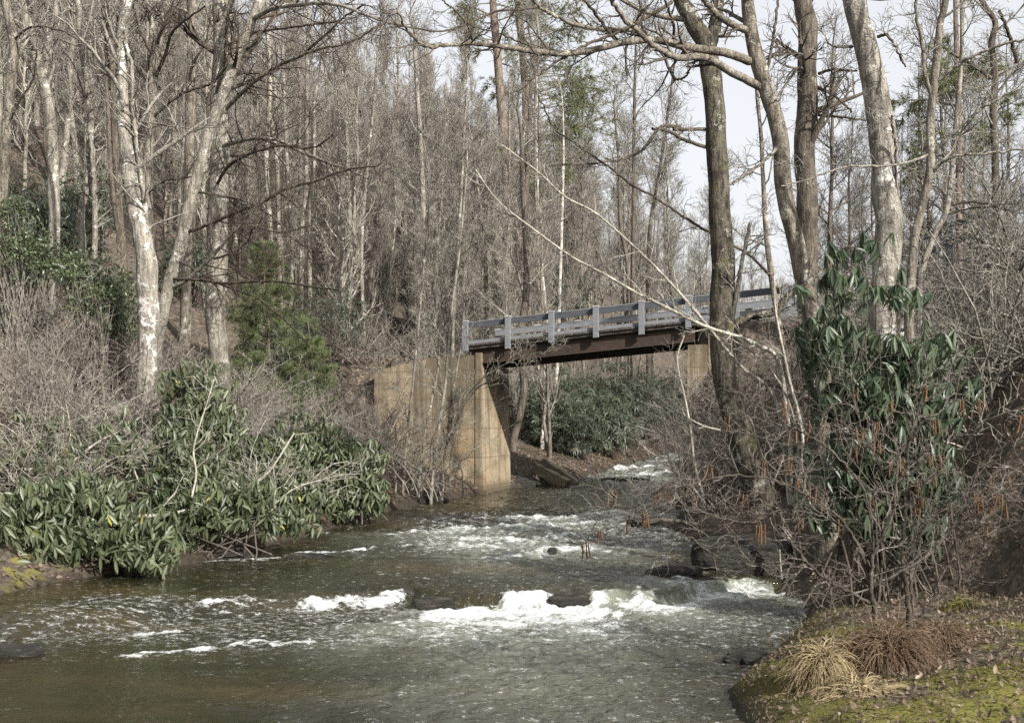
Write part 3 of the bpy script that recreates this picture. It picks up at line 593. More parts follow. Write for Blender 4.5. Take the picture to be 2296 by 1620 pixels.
hero(LW, 'tree', 'trunk curving up along the left edge of the wood, dark on its upper half', 27,
     c1((5, 1000), (15, 850), (22, 700), (32, 550), (50, 350), (62, 200), (45, 100), (25, 0)), [24, 23, 21], M['bark_grey'], [(c1((30, 560), (90, 450), (150, 350), (165, 230)), 6, 3, -1), (c1((60, 180), (150, 120), (300, 150), (430, 240)), 6, 3, -2)], nb=7, L=2.2, seed=6)
hero(LW, 'tree', 'thin pale trunk with a white bent side stem, left of the lichen-blotched trunk', 31,
     c1((370, 1150), (365, 950), (395, 800), (402, 650), (405, 520), (380, 300), (360, 150), (350, 0)), [16, 16, 14], M['bark_pale'], [(c1((425, 1160), (425, 950), (420, 780), (408, 600)), 14, 12, -.3), (c1((430, 560), (460, 440), (430, 300), (400, 100)), 8, 5, .3), (c1((405, 540), (350, 340), (300, 240)), 5, 3, -.6)], nb=7, L=1.8, seed=7)
hero(LW, 'tree', 'thin dark sinuous stem just left of the lichen-blotched leaning trunk', 27,
     c1((535, 1160), (515, 950), (492, 700), (482, 450), (460, 250), (400, 100), (370, 0)), [10, 9, 8], M['bark_dark'], nb=7, L=1.6, seed=8)
hero(LW, 'tree', 'dark upright trunk touching the left side of the lichen-blotched leaning trunk', 29,
     c1((555, 1200), (530, 900), (520, 700), (510, 400), (500, 150), (510, 0)), [18, 17, 17], M['bark_dark'], [(c1((500, 400), (480, 200), (470, 0)), 14, 11, .4)], nb=8, L=2.0, seed=9)
hero(LW, 'tree', 'grey trunk seen between the forked trunk and the thick straight pale trunk', 36,
     c1((840, 1000), (848, 750), (852, 600), (856, 400), (862, 200), (862, 0)), [22, 23, 22], M['bark_grey'], nb=10, L=2.6, seed=10)
for i, (pt, w, lb) in enumerate([
    (((1225, 1300), (1210, 1000), (1195, 700), (1210, 400), (1200, 100)), [12, 10], 'slim pale trunk right beside the pine sapling, first of the straight pole stand'),
    (((1262, 1500), (1250, 1000), (1240, 700), (1212, 500), (1205, 200)), [10, 8], 'slim pale trunk whose foot is hidden by the pine sapling tip'),
    (((1300, 1480), (1310, 1100), (1290, 800), (1282, 600), (1270, 300)), [10, 8], 'slim pole trunk in the middle of the straight pole stand'),
    (((1350, 1460), (1355, 1000), (1372, 850), (1375, 500), (1380, 200)), [11, 9], 'slim whitish pole trunk, one from the right end of the straight pole stand'),
    (((1392, 1450), (1390, 1000), (1405, 750), (1410, 450), (1435, 350), (1450, 150)), [11, 8], 'slim pole trunk with a kink high up, right end of the straight pole stand')]):
    hero(LW, 'tree', lb, 42 + 1.3 * i, c1(*pt), w, M['bark_pale'], nb=12, L=1.9, seed=20 + i, tr=(.35, .98), sides=8, group='straight pole stand')
for i, (pt, w, Y, mt, lb) in enumerate([
    (((405, 1420), (375, 1150), (362, 800), (345, 500), (330, 250)), [14, 9], 44, 'bark_pale', 'mottled slim trunk rising left of the bridge end'),
    (((650, 1450), (645, 1150), (625, 950), (600, 760)), [10, 6], 48, 'bark_grey', 'slim grey trunk rising behind the first rail posts of the bridge'),
    (((700, 1460), (735, 1150), (750, 950), (752, 550)), [9, 6], 50, 'bark_pale', 'slim pale slanted trunk behind the second bay of the bridge railing'),
    (((815, 1460), (820, 1200), (818, 1000), (840, 650), (850, 300)), [17, 8], 52, 'bark_dark', 'dark trunk seen above the third bay of the bridge railing'),
    (((895, 1480), (882, 1200), (872, 900), (868, 500), (880, 250)), [9, 6], 50, 'bark_pale', 'whitish slim trunk behind the third bridge post'),
    (((500, 1500), (520, 1150), (540, 800), (560, 400)), [8, 5], 43, 'bark_pale', 'slim pale sapling just left of the first bridge post'),
    (((100, 1500), (90, 1100), (120, 700), (150, 400)), [9, 6], 46, 'bark_pale', 'pale slim trunk standing halfway between pine sapling and bridge'),
    (((20, 1560), (40, 1200), (30, 800), (20, 500)), [12, 8], 45, 'bark_pale', 'pale trunk with fine bark standing right of the straight pole stand')]):
    hero(LW, 'tree', lb, Y, c2(*pt), w, M[mt], nb=18, L=1.9, seed=40 + i, tr=(.3, .98), sides=8, ext=3)
for i, (pt, w, lb) in enumerate([
    (((1305, 1330), (1308, 1000), (1312, 500), (1318, 230)), [12, 5], 'tall thin bare tree standing alone against the white sky'),
    (((1285, 1250), (1250, 1000), (1240, 700), (1225, 520)), [10, 5], 'shorter thin bare tree left of the lone skyline tree'),
    (((1375, 1250), (1385, 1000), (1410, 850), (1450, 600), (1490, 300)), [10, 5], 'slanting thin bare tree right of the lone skyline tree')]):
    hero(LW, 'tree', lb, 66 + 4 * i, c2(*pt), w, M['bark_dark'], nb=24, L=2.6, seed=60 + i, tr=(.35, .97), sides=7, ext=2.5, rm=.009)
hero(LW, 'tree', 'dark leaning trunk on the far bank just upstream of the tan abutment', 42, c7((890, 1165), (900, 950), (938, 800), (962, 650), (958, 520), (950, 300), (975, 100)) + [(1180, 560), (1172, 400)], [17, 18, 17, 12], M['bark_dark'], nb=12, L=2.4, seed=70)
hero(LW, 'tree', 'white birch-like trunk seen under the bridge, the straighter of two', 46, c7((1070, 900), (1078, 800), (1082, 650), (1087, 480), (1095, 250)) + [(1215, 600), (1205, 380)], [9, 9, 8, 6], M['bark_white'], nb=10, L=1.8, seed=71)
hero(LW, 'tree', 'white birch-like trunk seen under the bridge, leaning right', 47, c7((1020, 1060), (1060, 950), (1125, 800), (1150, 560), (1160, 400)) + [(1255, 650), (1262, 420)], [12, 9, 8, 6], M['bark_white'], nb=10, L=1.8, seed=72)

# right bank
hero(LW, 'tree', 'big dark rough trunk leaning from the right shore across the bridge railing', 24,
     c6((350, 640), (318, 500), (285, 400), (240, 260), (205, 130)) + c3((185, 1620), (172, 1400), (182, 1200), (168, 1000), (160, 800), (150, 650), (145, 500), (130, 350), (112, 250), (98, 180), (55, 120), (20, 50), (-15, -20)), [70, 64, 58, 53, 50, 48, 45, 41, 35], M['bark_mossy'],
     [(c3((110, 240), (140, 130), (152, 60), (165, -30)), 34, 26, .5), (c3((100, 660), (0, 625), (-60, 590), (-140, 575)), 9, 6, -1),
      (c2((1520, 570), (1430, 570), (1370, 650), (1280, 710), (1150, 730), (930, 745)), 9, 3, -1), (c3((100, 580), (0, 580), (-40, 578)), 9, 7, -.6),
      (c3((205, 1560), (225, 1400), (250, 1270), (270, 1150), (300, 1000)), 13, 8, -.4), (c3((220, 1460), (300, 1420), (400, 1400), (470, 1330), (530, 1280)), 20, 14, .2)], nb=8, L=3, seed=80, tr=(.78, .98), tw=.8)
hero(LW, 'tree', 'curving grey trunk with a long bough arching left over the stream', 19,
     c3((640, 1900), (615, 1650), (590, 1480), (552, 1300), (512, 1100), (472, 950), (450, 820), (440, 650), (420, 540), (382, 420), (340, 290), (310, 160), (288, 0)), [46, 42, 38, 38, 36, 28], M['bark_grey'],
     [(c3((300, 275), (200, 240), (60, 218)) + c2((1520, 205), (1400, 180), (1250, 195), (1050, 240), (850, 230), (700, 205), (560, 195), (420, 210), (350, 190), (290, 130), (250, 50)), 21, 5, -3),
      (c3((360, 395), (230, 330), (130, 270), (60, 255)) + c2((1520, 262), (1440, 230), (1370, 180), (1320, 130), (1260, 70), (1200, -10)), 20, 9, -2),
      (c3((310, 145), (220, 110), (150, 60), (100, 5), (80, -40)), 18, 12, -.6),
      (c2((1400, 185), (1340, 140), (1200, 135), (1080, 120), (1000, 90), (900, 40), (850, -5)), 12, 7, -1),
      (c2((1480, 10), (1400, 60), (1250, 140), (1100, 200), (1000, 260), (900, 320), (830, 365)), 9, 4, -2), (c2((1240, 185), (1190, 135), (1150, 80), (1080, -10)), 9, 6, -1.4),
      (c2((900, 30), (820, 40), (680, 55), (560, 110), (430, 140), (200, 100)), 7, 3, -1.5), (c2((890, 240), (830, 200), (700, 150), (560, 110)), 5, 3, -1.5),
      (c2((1440, 240), (1480, 330), (1500, 355), (1540, 345), (1570, 300)), 8, 4, -1), (c2((1300, 150), (1340, 60), (1380, 20)), 7, 4, -1), (c2((1480, 200), (1490, 120), (1460, 30), (1440, -20)), 7, 4, -1),
      (c2((590, 200), (570, 130), (520, 60), (450, 0)), 5, 3, -1.6), (c3((440, 640), (400, 690), (340, 740), (260, 800), (215, 830)), 10, 4, -.5), (c3((375, 330), (400, 200), (415, 100), (430, -20)), 8, 6, .2)], M['twig_dark'], nb=4, L=1.6, seed=81, tr=(.75, .98), tw=.62, rm=.004)
hero(LW, 'tree', 'very dark straight furrowed trunk between the two curving grey trunks on the right', 31,
     c3((560, 1300), (560, 1050), (555, 850), (545, 650), (560, 450), (555, 300), (560, 130), (535, 0)), [46, 46, 46, 44, 42], M['bark_dark'],
     [(c3((600, 390), (680, 430), (760, 500)), 9, 4, -1), (c3((610, 330), (680, 310), (780, 320)), 8, 4, -1), (c3((590, 515), (700, 525), (820, 540)), 7, 4, -1), (c3((510, 310), (440, 410), (380, 480)), 7, 3, -1)], M['twig_dark'], nb=9, L=2.6, seed=82, tr=(.3, .98))
hero(LW, 'tree', 'thick pale mottled trunk rising behind the right rhododendron', 18.5,
     c3((905, 2000), (900, 1800), (905, 1600), (900, 1400), (910, 1200), (925, 1000), (905, 850), (900, 700), (890, 550), (862, 400), (830, 250), (800, 130), (768, 0)), [66, 64, 62, 60, 58, 54, 50], M['bark_lichen'],
     [(c3((985, 1900), (982, 1650), (980, 1480), (1000, 1280)), 20, 14, -.2), (c3((875, 165), (920, 160), (960, 230), (1000, 300)), 8, 4, -.6), (c3((760, 210), (690, 210), (640, 180)), 7, 3, -.6), (c3((960, 1000), (955, 800), (950, 640), (935, 520)), 6, 5, -.5)], nb=5, L=2.4, seed=83, tr=(.72, .98))
hero(LW, 'tree', 'slim curved grey stem right of the thick mottled trunk', 17,
     c3((1015, 1500), (1020, 1300), (1032, 1160), (1042, 1050), (1080, 900), (1110, 750), (1110, 550), (1125, 400), (1140, 250), (1155, 100), (1180, -10)), [22, 20, 19, 18, 16], M['bark_grey'],
     [(c3((1115, 425), (1085, 330), (1072, 200), (1050, 80), (1045, -10)), 10, 7, -.3), (c3((1130, 375), (1220, 300), (1320, 240), (1440, 200), (1560, 170)), 9, 5, -.8),
      (c3((1110, 690), (1020, 725), (900, 745), (750, 745), (660, 770), (560, 805), (440, 835)), 7, 3, -.6), (c3((1110, 695), (1200, 610), (1300, 520), (1400, 450), (1560, 375)), 9, 5, -.6), (c3((1115, 785), (1160, 730), (1230, 700), (1350, 690), (1560, 660)), 7, 5, -.6)], M['twig'], nb=6, L=1.5, seed=84, tr=(.3, .98), tw=.6, rm=.0045)
hero(LW, 'tree', 'thin pale stem slanting right beside the curved grey stem', 20,
     c3((1060, 1320), (1080, 1190), (1130, 1050), (1180, 950), (1200, 820), (1215, 650), (1235, 450), (1250, 250), (1252, 80)), [14, 12, 9], M['bark_pale'], [(c3((1200, 920), (1290, 905), (1400, 915), (1560, 905)), 6, 4, -.4), (c3((1190, 960), (1280, 935), (1400, 930), (1530, 960)), 5, 3, -.3)], nb=9, L=1.5, seed=85, tr=(.4, .98))
hero(LW, 'tree', 'thin twisted bare tree between the big leaning trunk and the curving grey trunk', 26,
     c3((470, 1700), (430, 1450), (395, 1230), (370, 1000), (360, 800), (350, 600), (335, 450)), [15, 12, 8], M['bark_grey'], [(c3((395, 1240), (340, 1180), (280, 1130), (150, 1060), (0, 970)) + c2((1400, 880), (1300, 830), (1200, 750), (1100, 680), (960, 580), (880, 430)), 7, 3, -4)], nb=10, L=1.6, seed=86, tr=(.3, .98))
hero(LW, 'tree', 'dark crooked tree high at the right edge of the wood', 32, c3((1400, 700), (1390, 500), (1400, 350), (1385, 200), (1400, 100), (1340, 0)), [16, 15, 12], M['bark_dark'], [(c3((1380, 350), (1300, 290), (1200, 240)), 10, 5, -1), (c3((1500, 280), (1460, 150), (1420, 50)), 10, 7, -1)], nb=12, L=2.6, seed=87, tr=(.1, .98))

# long bare shoots leaning over the stream from the right bank
def shoots(name, label, cat, Y, base, lines, mat, seed, rm=.0045, tw=.5, tm=None):
    g = np.random.default_rng(500 + seed); k = Y / F; b = P(*base, Y); b[2] = gz(b[0], b[1]) - .1
    root = thing(name, tuple(b), label, cat); cb = MB()
    for pts, w0, w1, dy in lines:
        q = [P(x, y, Y + dy * i / (len(pts) - 1)) for i, (x, y) in enumerate(pts)]
        ll = spline(q, 6 * len(q)); lr = np.linspace(w0, w1, len(ll)) * k / 2
        m_ = MB(); m_.tubes(ll, lr, 6); m_.build('stem', mat, root); ln = np.linalg.norm(np.diff(ll, axis=0), axis=1).sum()
        a_, ra_ = spawn(ll[None], lr[None], max(4, int(ln * 3)), (.3 + .1 * ln) * tw, (30, 65), 6, .2, .03, (.2, 1), rm, .5, .4, .4, g); cb.tubes(a_, ra_, 4)
        a2, r2 = spawn(a_, ra_, 3, .35 * tw, (30, 60), 4, .25, .03, (.2, 1), rm * .8, .6, .5, .3, g); cb.tubes(a2, r2, 3)
    cb.build('crown', tm or mat, root); return root
shoots('leaning_shrub', 'bare shrub whose long pale rod slants across the bridge girder and railing', 'shrub', 17, (1790, 1150),
       [([(1775, 1130), (1770, 980), (1746, 812)] + c3((340, 1550), (250, 1510), (120, 1470), (0, 1415)) + c2((1400, 1350), (1300, 1300), (1180, 1230), (1030, 1150), (850, 1020), (700, 900), (600, 760)), 11, 3, -2),
        ([(1770, 1130), (1740, 900), (1660, 820), (1590, 735)] + c2((1530, 1330), (1400, 1190), (1250, 1050), (1130, 950), (1000, 880), (880, 770), (720, 650)), 8, 3, -1),
        ([(1780, 1130), (1790, 1000), (1760, 880), (1700, 800), (1640, 760)], 7, 3, -1), ([(1785, 1140), (1800, 980), (1770, 850), (1740, 700), (1735, 600)], 8, 4, 1)], M['twig_pale'], 1)
shoots('leaning_shrub', 'thin bent shoots rising from the right shore before the shaded abutment', 'shrub', 22, (1600, 1190),
       [(c7((2010, 1300), (1930, 1200), (1830, 1100), (1790, 1000), (1770, 850), (1760, 700), (1740, 620)), 7, 3, .5), (c7((2000, 1260), (1950, 1080), (1930, 900), (1900, 720), (1850, 480), (1890, 330)), 7, 3, .5),
        (c7((1830, 1060), (1700, 1010), (1610, 930)), 4, 2, .5), (c7((2100, 880), (1990, 850), (1850, 770), (1720, 680), (1640, 640)), 6, 3, .5), (c7((1930, 1000), (1830, 930), (1660, 870), (1550, 830)), 4, 2, .5)], M['twig_pale'], 2)

# ------------------------------------------------------------------ leaves
def leaves(mb, base, d, nrm_, L, Wd, droop, ns=5, rnd=None, m=0):
    K = len(base); s = np.linspace(0, 1, ns); prof = np.interp(s, [0, .12, .35, .65, .9, 1], [.12, .4, .95, 1.0, .5, .04])
    d = norm(d); side = norm(np.cross(d, nrm_)); nn = np.cross(side, d)
    pt = base[:, None] + d[:, None] * (L[:, None] * s)[..., None] - np.array([0, 0, 1.]) * (droop[:, None] * L[:, None] * s ** 2)[..., None]
    wv = side[:, None] * (Wd[:, None] * prof)[..., None] * .5; fold = nn[:, None] * (Wd[:, None] * prof)[..., None] * .16
    V = np.stack([pt - wv + fold, pt, pt + wv + fold], 2).reshape(-1, 3)
    o = (np.arange(K) * ns * 3)[:, None, None] + (np.arange(ns - 1) * 3)[None, :, None] + np.arange(2)[None, None]
    q = np.stack([o, o + 1, o + 4, o + 3], -1).reshape(-1, 4)
    mb.add(V, q, m=m, a=np.repeat(rng.random(K) if rnd is None else rnd, ns * 3))
def whorls(mb, cen, ax, L, g, n=8, ns=5, wr=.27, droop=(.1, .5), el=(-35, 25)):
    K = len(cen); az = (np.arange(n)[None] + g.random((K, n)) * .8) / n * 2 * math.pi + g.random((K, 1)) * 6
    ax = norm(ax); a1 = norm(np.cross(ax, g.normal(size=ax.shape))); a2 = np.cross(ax, a1); e = np.radians(g.uniform(el[0], el[1], (K, n)))
    d = (a1[:, None] * np.cos(az)[..., None] + a2[:, None] * np.sin(az)[..., None]) * np.cos(e)[..., None] + ax[:, None] * np.sin(e)[..., None]
    b = cen[:, None] + d * .02; Ls = (L * g.uniform(.65, 1.15, (K, n)))
    up = np.broadcast_to(ax[:, None], d.shape) + g.normal(size=d.shape) * .25
    wb = np.clip(np.repeat(g.random((K, 1)) * .75, n, 1) + g.random((K, n)) * .25, 0, 1)
    leaves(mb, b.reshape(-1, 3), d.reshape(-1, 3), up.reshape(-1, 3), Ls.ravel(), Ls.ravel() * wr, g.uniform(*droop, (K, n)).ravel(), ns, wb.ravel())
def shrub_pts(c, r, n, g, hollow=.55):
    v = norm(g.normal(size=(n * 2, 3))); v = v[(v[:, 2] > -.75)][:n]
    k = (hollow + (1 - hollow) * g.random(len(v))) * (1 + .28 * fbm(v[:, 0] * 2.2 + c[0], v[:, 1] * 2.2, v[:, 2] * 2.2, o=3, s=31))
    return np.asarray(c) + v * np.asarray(r) * k[:, None], v
def rhodo(label, blobs, Y, base, mat, L, seed, dens=1.0, ns=5, el=(-85, -20), droop=(.05, .4), group=None, n=8, stems=True):
    """blobs: (px,py,rx,ry,count,depth radius m, depth offset)"""
    g = np.random.default_rng(900 + seed); b = P(*base, Y); b[2] = gz(b[0], b[1]) - .1
    root = thing('rhododendron', tuple(b), label, 'shrub', group); fo, sm = MB(), MB()
    for px, py, rx, ry, cnt, dr, dy in blobs:
        c = P(px, py, Y + dy); k = (Y + dy) / F
        pts, v = shrub_pts(c, (rx * k, dr, ry * k), int(cnt * dens * 1.6), g, .3)
        pts[:, 2] = np.maximum(pts[:, 2], zprof(pts[:, 1]) + .3)
        ax = v * np.array([.8, .8, .5]) + np.array([0, -.25, .75]); whorls(fo, pts, ax, L, g, n, ns, .265, droop, el)
        nst = max(4, min(6 if mat is M['rhodo'] else 4, int(len(pts) * .4))); idx = g.choice(len(pts), nst, False)
        s0 = b[None] + g.normal(size=(nst, 3)) * np.array([.5, .3, 0]); e_ = pts[idx]; mid = s0 * .45 + e_ * .55 + g.normal(size=e_.shape) * .12; mid[:, 2] += .05
        mid1 = s0 * .75 + mid * .25 + g.normal(size=e_.shape) * .05; mid2 = mid * .5 + e_ * .5 + g.normal(size=e_.shape) * .08
        sm.tubes(np.stack([s0, mid1, mid, mid2, e_], 1), np.tile(np.array([.02, .016, .012, .008, .005]), (nst, 1)), 4)
    sm.build('stems', M['twig_dark'], root); fo.build('foliage', mat, root); return root
rhodo('ragged thin rhododendron spread through the brown tangle near the left edge', [(60, 1040, 130, 70, 46, 1.0, 0), (180, 1030, 130, 80, 46, 1.0, .5), (270, 1000, 60, 90, 30, .7, .6), (120, 960, 140, 60, 26, 1.0, 1.2)], 20.3, (150, 1120), M['rhodo'], .18, 7, 1.0, 4)
rhodo('large-leaved rhododendron hanging low over the pool at the left edge', [(70, 1150, 120, 90, 70, .8, 0), (240, 1190, 170, 95, 130, .9, 0), (90, 1235, 110, 60, 50, .6, -.3), (330, 1225, 90, 70, 60, .6, -.2), (190, 1110, 150, 60, 60, .7, .3)], 18.6, (170, 1230), M['rhodo'], .19, 1, 1.45)
rhodo('tall rhododendron growing round the foot of the lichen-blotched trunk', [(440, 880, 95, 90, 85, 1.0, 0), (400, 960, 60, 80, 40, .8, -.5), (410, 1060, 120, 110, 110, 1.0, -1), (500, 950, 60, 60, 36, .7, 0)], 22.5, (400, 1180), M['rhodo'], .185, 2, 1.35)
rhodo('rhododendron with glossy leaves dipping to the water left of the upper cascade', [(450, 1140, 130, 75, 110, .9, 0), (560, 1120, 90, 70, 70, .8, .4), (390, 1200, 80, 50, 40, .5, -.3), (640, 1165, 80, 40, 40, .6, .4)], 20.8, (470, 1220), M['rhodo'], .18, 3, 1.3)
rhodo('bushy rhododendron on the bank corner before the abutment, lit from the right', [(800, 1050, 75, 95, 150, .9, 0), (740, 1110, 95, 70, 110, .8, -.3), (700, 1040, 90, 70, 90, .8, .3), (840, 1110, 40, 50, 45, .5, -.2)], 26.0, (770, 1150), M['rhodo'], .19, 4, 1.3, 4)
rhodo('dim rhododendron thicket behind the bare shrubs midway along the left bank', [(620, 1030, 120, 90, 120, 1.0, -1), (560, 1080, 110, 70, 90, .8, -1.6), (690, 980, 100, 70, 70, .8, 0), (660, 1110, 110, 50, 70, .7, -1.4)], 25.5, (620, 1140), M['rhodo'], .19, 5, 1.2, 4)
rhodo('tall right-bank rhododendron with long drooping dark leaves', [(1930, 550, 90, 50, 8, .7, .2), (1880, 640, 110, 75, 16, .8, 0), (2020, 640, 90, 70, 9, .8, .1), (1830, 800, 70, 90, 14, .7, .2), (2100, 780, 70, 80, 12, .7, 0), (1880, 760, 105, 80, 42, .8, 0), (2020, 800, 95, 80, 42, .8, 0), (1920, 880, 120, 80, 56, .9, 0), (2050, 920, 110, 90, 60, .9, 0), (1960, 1020, 150, 100, 96, 1.0, .1), (2070, 1060, 90, 100, 60, .8, 0), (1900, 1120, 120, 90, 60, .8, .2), (2030, 1170, 100, 70, 46, .7, 0), (2150, 860, 60, 30, 8, .4, 0)], 15.2, (1990, 1240), M['rhodo_dark'], .185, 6, 1.15, 5, (-85, -30), (.15, .6), None, 9)

# far rhododendrons behind the bridge and along the hillside: one built, the rest copied
g = np.random.default_rng(77)
root = thing('rhododendron', (0, 0, 0), 'dark evergreen rhododendron on the upstream bank seen under the bridge', 'shrub', 'evergreen shrubs on the upstream bank')
fo, sm = MB(), MB(); pts, v = shrub_pts((0, 0, 1.5), (1.7, 1.4, 1.5), 330, g, .4); pts[:, 2] = np.maximum(pts[:, 2], .05)
whorls(fo, pts, v * .8 + np.array([0, 0, .6]), .24, g, 8, 3, .27)
e_ = pts[::5]; s0 = g.normal(size=e_.shape) * np.array([.2, .2, 0]); sm.tubes(np.stack([s0, s0 * .5 + e_ * .5 + g.normal(size=e_.shape) * .1, e_], 1), np.tile([.02, .012, .006], (len(e_), 1)), 3)
sm.build('stems', M['twig_dark'], root); fo.build('foliage', M['rhodo_far'], root); far_rh = root; used = {}
for px, py, Y, s in [(1225, 1030, 47, .9), (1275, 1000, 50, 1.1), (1330, 1010, 52, 1.2), (1385, 990, 56, 1.3), (1240, 930, 56, 1.1), (1440, 960, 64, 1.3), (1490, 970, 70, 1.3), (1530, 940, 76, 1.3), (1195, 960, 50, .9), (1350, 1040, 50, .9), (1290, 1050, 46, .8)]:
    q = P(px, py, Y); o = place(far_rh, used, q[0], Y, s, None, g=g); o.location.z = max(o.location.z - .2, q[2] - 1.4 * s)
g = np.random.default_rng(78)
for px, py, Y, s in [(40, 560, 34, .9), (100, 600, 36, 1.0), (200, 470, 44, 1.0), (10, 680, 30, .8), (620, 860, 36, .8), (730, 880, 38, .9), (420, 760, 40, .9), (1010, 700, 58, 1.0), (940, 640, 66, 1.1), (1180, 720, 62, 1.1), (1270, 660, 72, 1.3)]:
    q = P(px, py, Y); o = place(far_rh, used, q[0], Y, s, None, 'dark evergreen shrub half hidden among the bare hillside trees', 'evergreen shrubs among the hillside trees', g=g); o.location.z = max(o.location.z - .2, q[2] - 1.4 * s)

# small-leaved climber-like evergreen at left
def ivybush(label, blobs, Y, base, seed, L=.085):
    g = np.random.default_rng(seed); b = P(*base, Y); b[2] = gz(b[0], b[1]) - .1
    root = thing('evergreen_shrub', tuple(b), label, 'shrub'); fo, sm = MB(), MB()
    for px, py, rx, ry, cnt, dr in blobs:
        k = Y / F; pts, v = shrub_pts(P(px, py, Y), (rx * k, dr, ry * k), cnt, g, .25); d = norm(v + g.normal(size=v.shape) * .8)
        for _ in range(5):
            pp = pts + g.normal(size=pts.shape) * .1; dd = norm(d + g.normal(size=d.shape) * .9)
            leaves(fo, pp, dd, g.normal(size=d.shape) + np.array([0, -.4, 1]), np.full(len(pp), L) * g.uniform(.7, 1.3, len(pp)), np.full(len(pp), L * .6), g.uniform(0, .4, len(pp)), 3)
        e_ = pts[::4]; s0 = b + g.normal(size=e_.shape) * np.array([.2, .2, 0]); sm.tubes(np.stack([s0, s0 * .5 + e_ * .5 + g.normal(size=e_.shape) * .15, e_], 1), np.tile([.016, .01, .005], (len(e_), 1)), 3)
    sm.build('stems', M['twig'], root); fo.build('foliage', M['ivy'], root)
ivybush('round small-leaved evergreen shrub against the left side of the lichen-blotched trunk', [(235, 670, 85, 85, 620, .9), (180, 610, 60, 50, 240, .7), (260, 740, 60, 40, 200, .6)], 25.5, (230, 900), 301)
ivybush('small-leaved evergreen shrub at the left edge of the photo', [(50, 560, 90, 60, 420, .9), (20, 480, 50, 40, 160, .7), (110, 600, 60, 40, 160, .6)], 27, (60, 800), 302)

# ------------------------------------------------------------------ pines
def tufts(mb, cen, ax, L, n, g, w=.006, spread=60):
    K = len(cen); ax = norm(ax); a1 = norm(np.cross(ax, g.normal(size=ax.shape))); a2 = np.cross(ax, a1)
    az = g.uniform(0, 6.28, (K, n)); e = np.radians(g.uniform(5, spread, (K, n)))
    d = ax[:, None] * np.cos(e)[..., None] + (a1[:, None] * np.cos(az)[..., None] + a2[:, None] * np.sin(az)[..., None]) * np.sin(e)[..., None]
    side = norm(np.cross(d, g.normal(size=d.shape))) * w; b = np.broadcast_to(cen[:, None], d.shape); tip = b + d * (L * g.uniform(.6, 1.1, (K, n)))[..., None] - np.array([0, 0, L * .12])
    V = np.stack([b - side, b + side, tip], 2).reshape(-1, 3); T = np.arange(K * n * 3).reshape(-1, 3)
    mb.add(V, t=T, a=np.repeat(np.clip(np.repeat(g.random((K, 1)) * .7, n, 1) + g.random((K, n)) * .3, 0, 1).ravel(), 3))
def pine_sapling(label, Y, base, top, wpx, seed, dens=1.0):
    g = np.random.default_rng(seed); b = P(*base, Y); tp = P(*top, Y); k = Y / F; b0 = b.copy(); b0[2] = min(gz(b[0], b[1]), b[2]) - .1
    root = thing('pine_sapling', tuple(b0), label, 'tree'); tm, fo, cb = MB(), MB(), MB()
    T = np.stack([b0 * (1 - s) + tp * s + np.array([g.normal() * .03, g.normal() * .03, 0]) for s in np.linspace(0, 1, 10)]); tm.tubes(T, np.linspace(.06, .01, 10), 7)
    nb = int(95 * dens); s = np.sort(g.random(nb) * .93 + .05); az = g.uniform(0, 6.28, nb); st_ = b0 * (1 - s[:, None]) + tp * s[:, None]
    ln = wpx * k * .5 * (1.05 - s) ** .75 * g.uniform(.6, 1.1, nb); d = np.stack([np.cos(az), np.sin(az), g.uniform(.05, .45, nb)], -1)
    br_ = np.stack([st_ + d * (ln * q)[:, None] + np.array([0, 0, 1]) * (.12 * ln * q * q)[:, None] for q in np.linspace(0, 1, 6)], 1); cb.tubes(br_, np.tile(np.linspace(.014, .004, 6), (nb, 1)), 3)
    c2_, r2_ = spawn(br_, np.full((nb, 6), .006), 8, ln * .38, (25, 55), 3, .12, .06, (.2, 1), .003, .8, .6, .4, g); cb.tubes(c2_, r2_, 3)
    for arr in (br_[:, 2:], c2_):
        q = arr.reshape(-1, 3); dd = (arr - np.roll(arr, 1, 1)); dd[:, 0] = dd[:, 1]; tufts(fo, q, dd.reshape(-1, 3) + 1e-4, .25, 17, g, .0055)
    tm.build('trunk', M['bark_pine'], root); cb.build('crown', M['twig'], root); fo.build('needles', M['pine'], root)
pine_sapling('bright green soft-needled pine sapling right of the thick pale trunk', 33, (610, 850), (590, 540), 250, 401, 1.2)
pine_sapling('low spreading green pine boughs at the foot of the larger pine sapling', 32, (690, 880), (690, 715), 190, 402, .8)
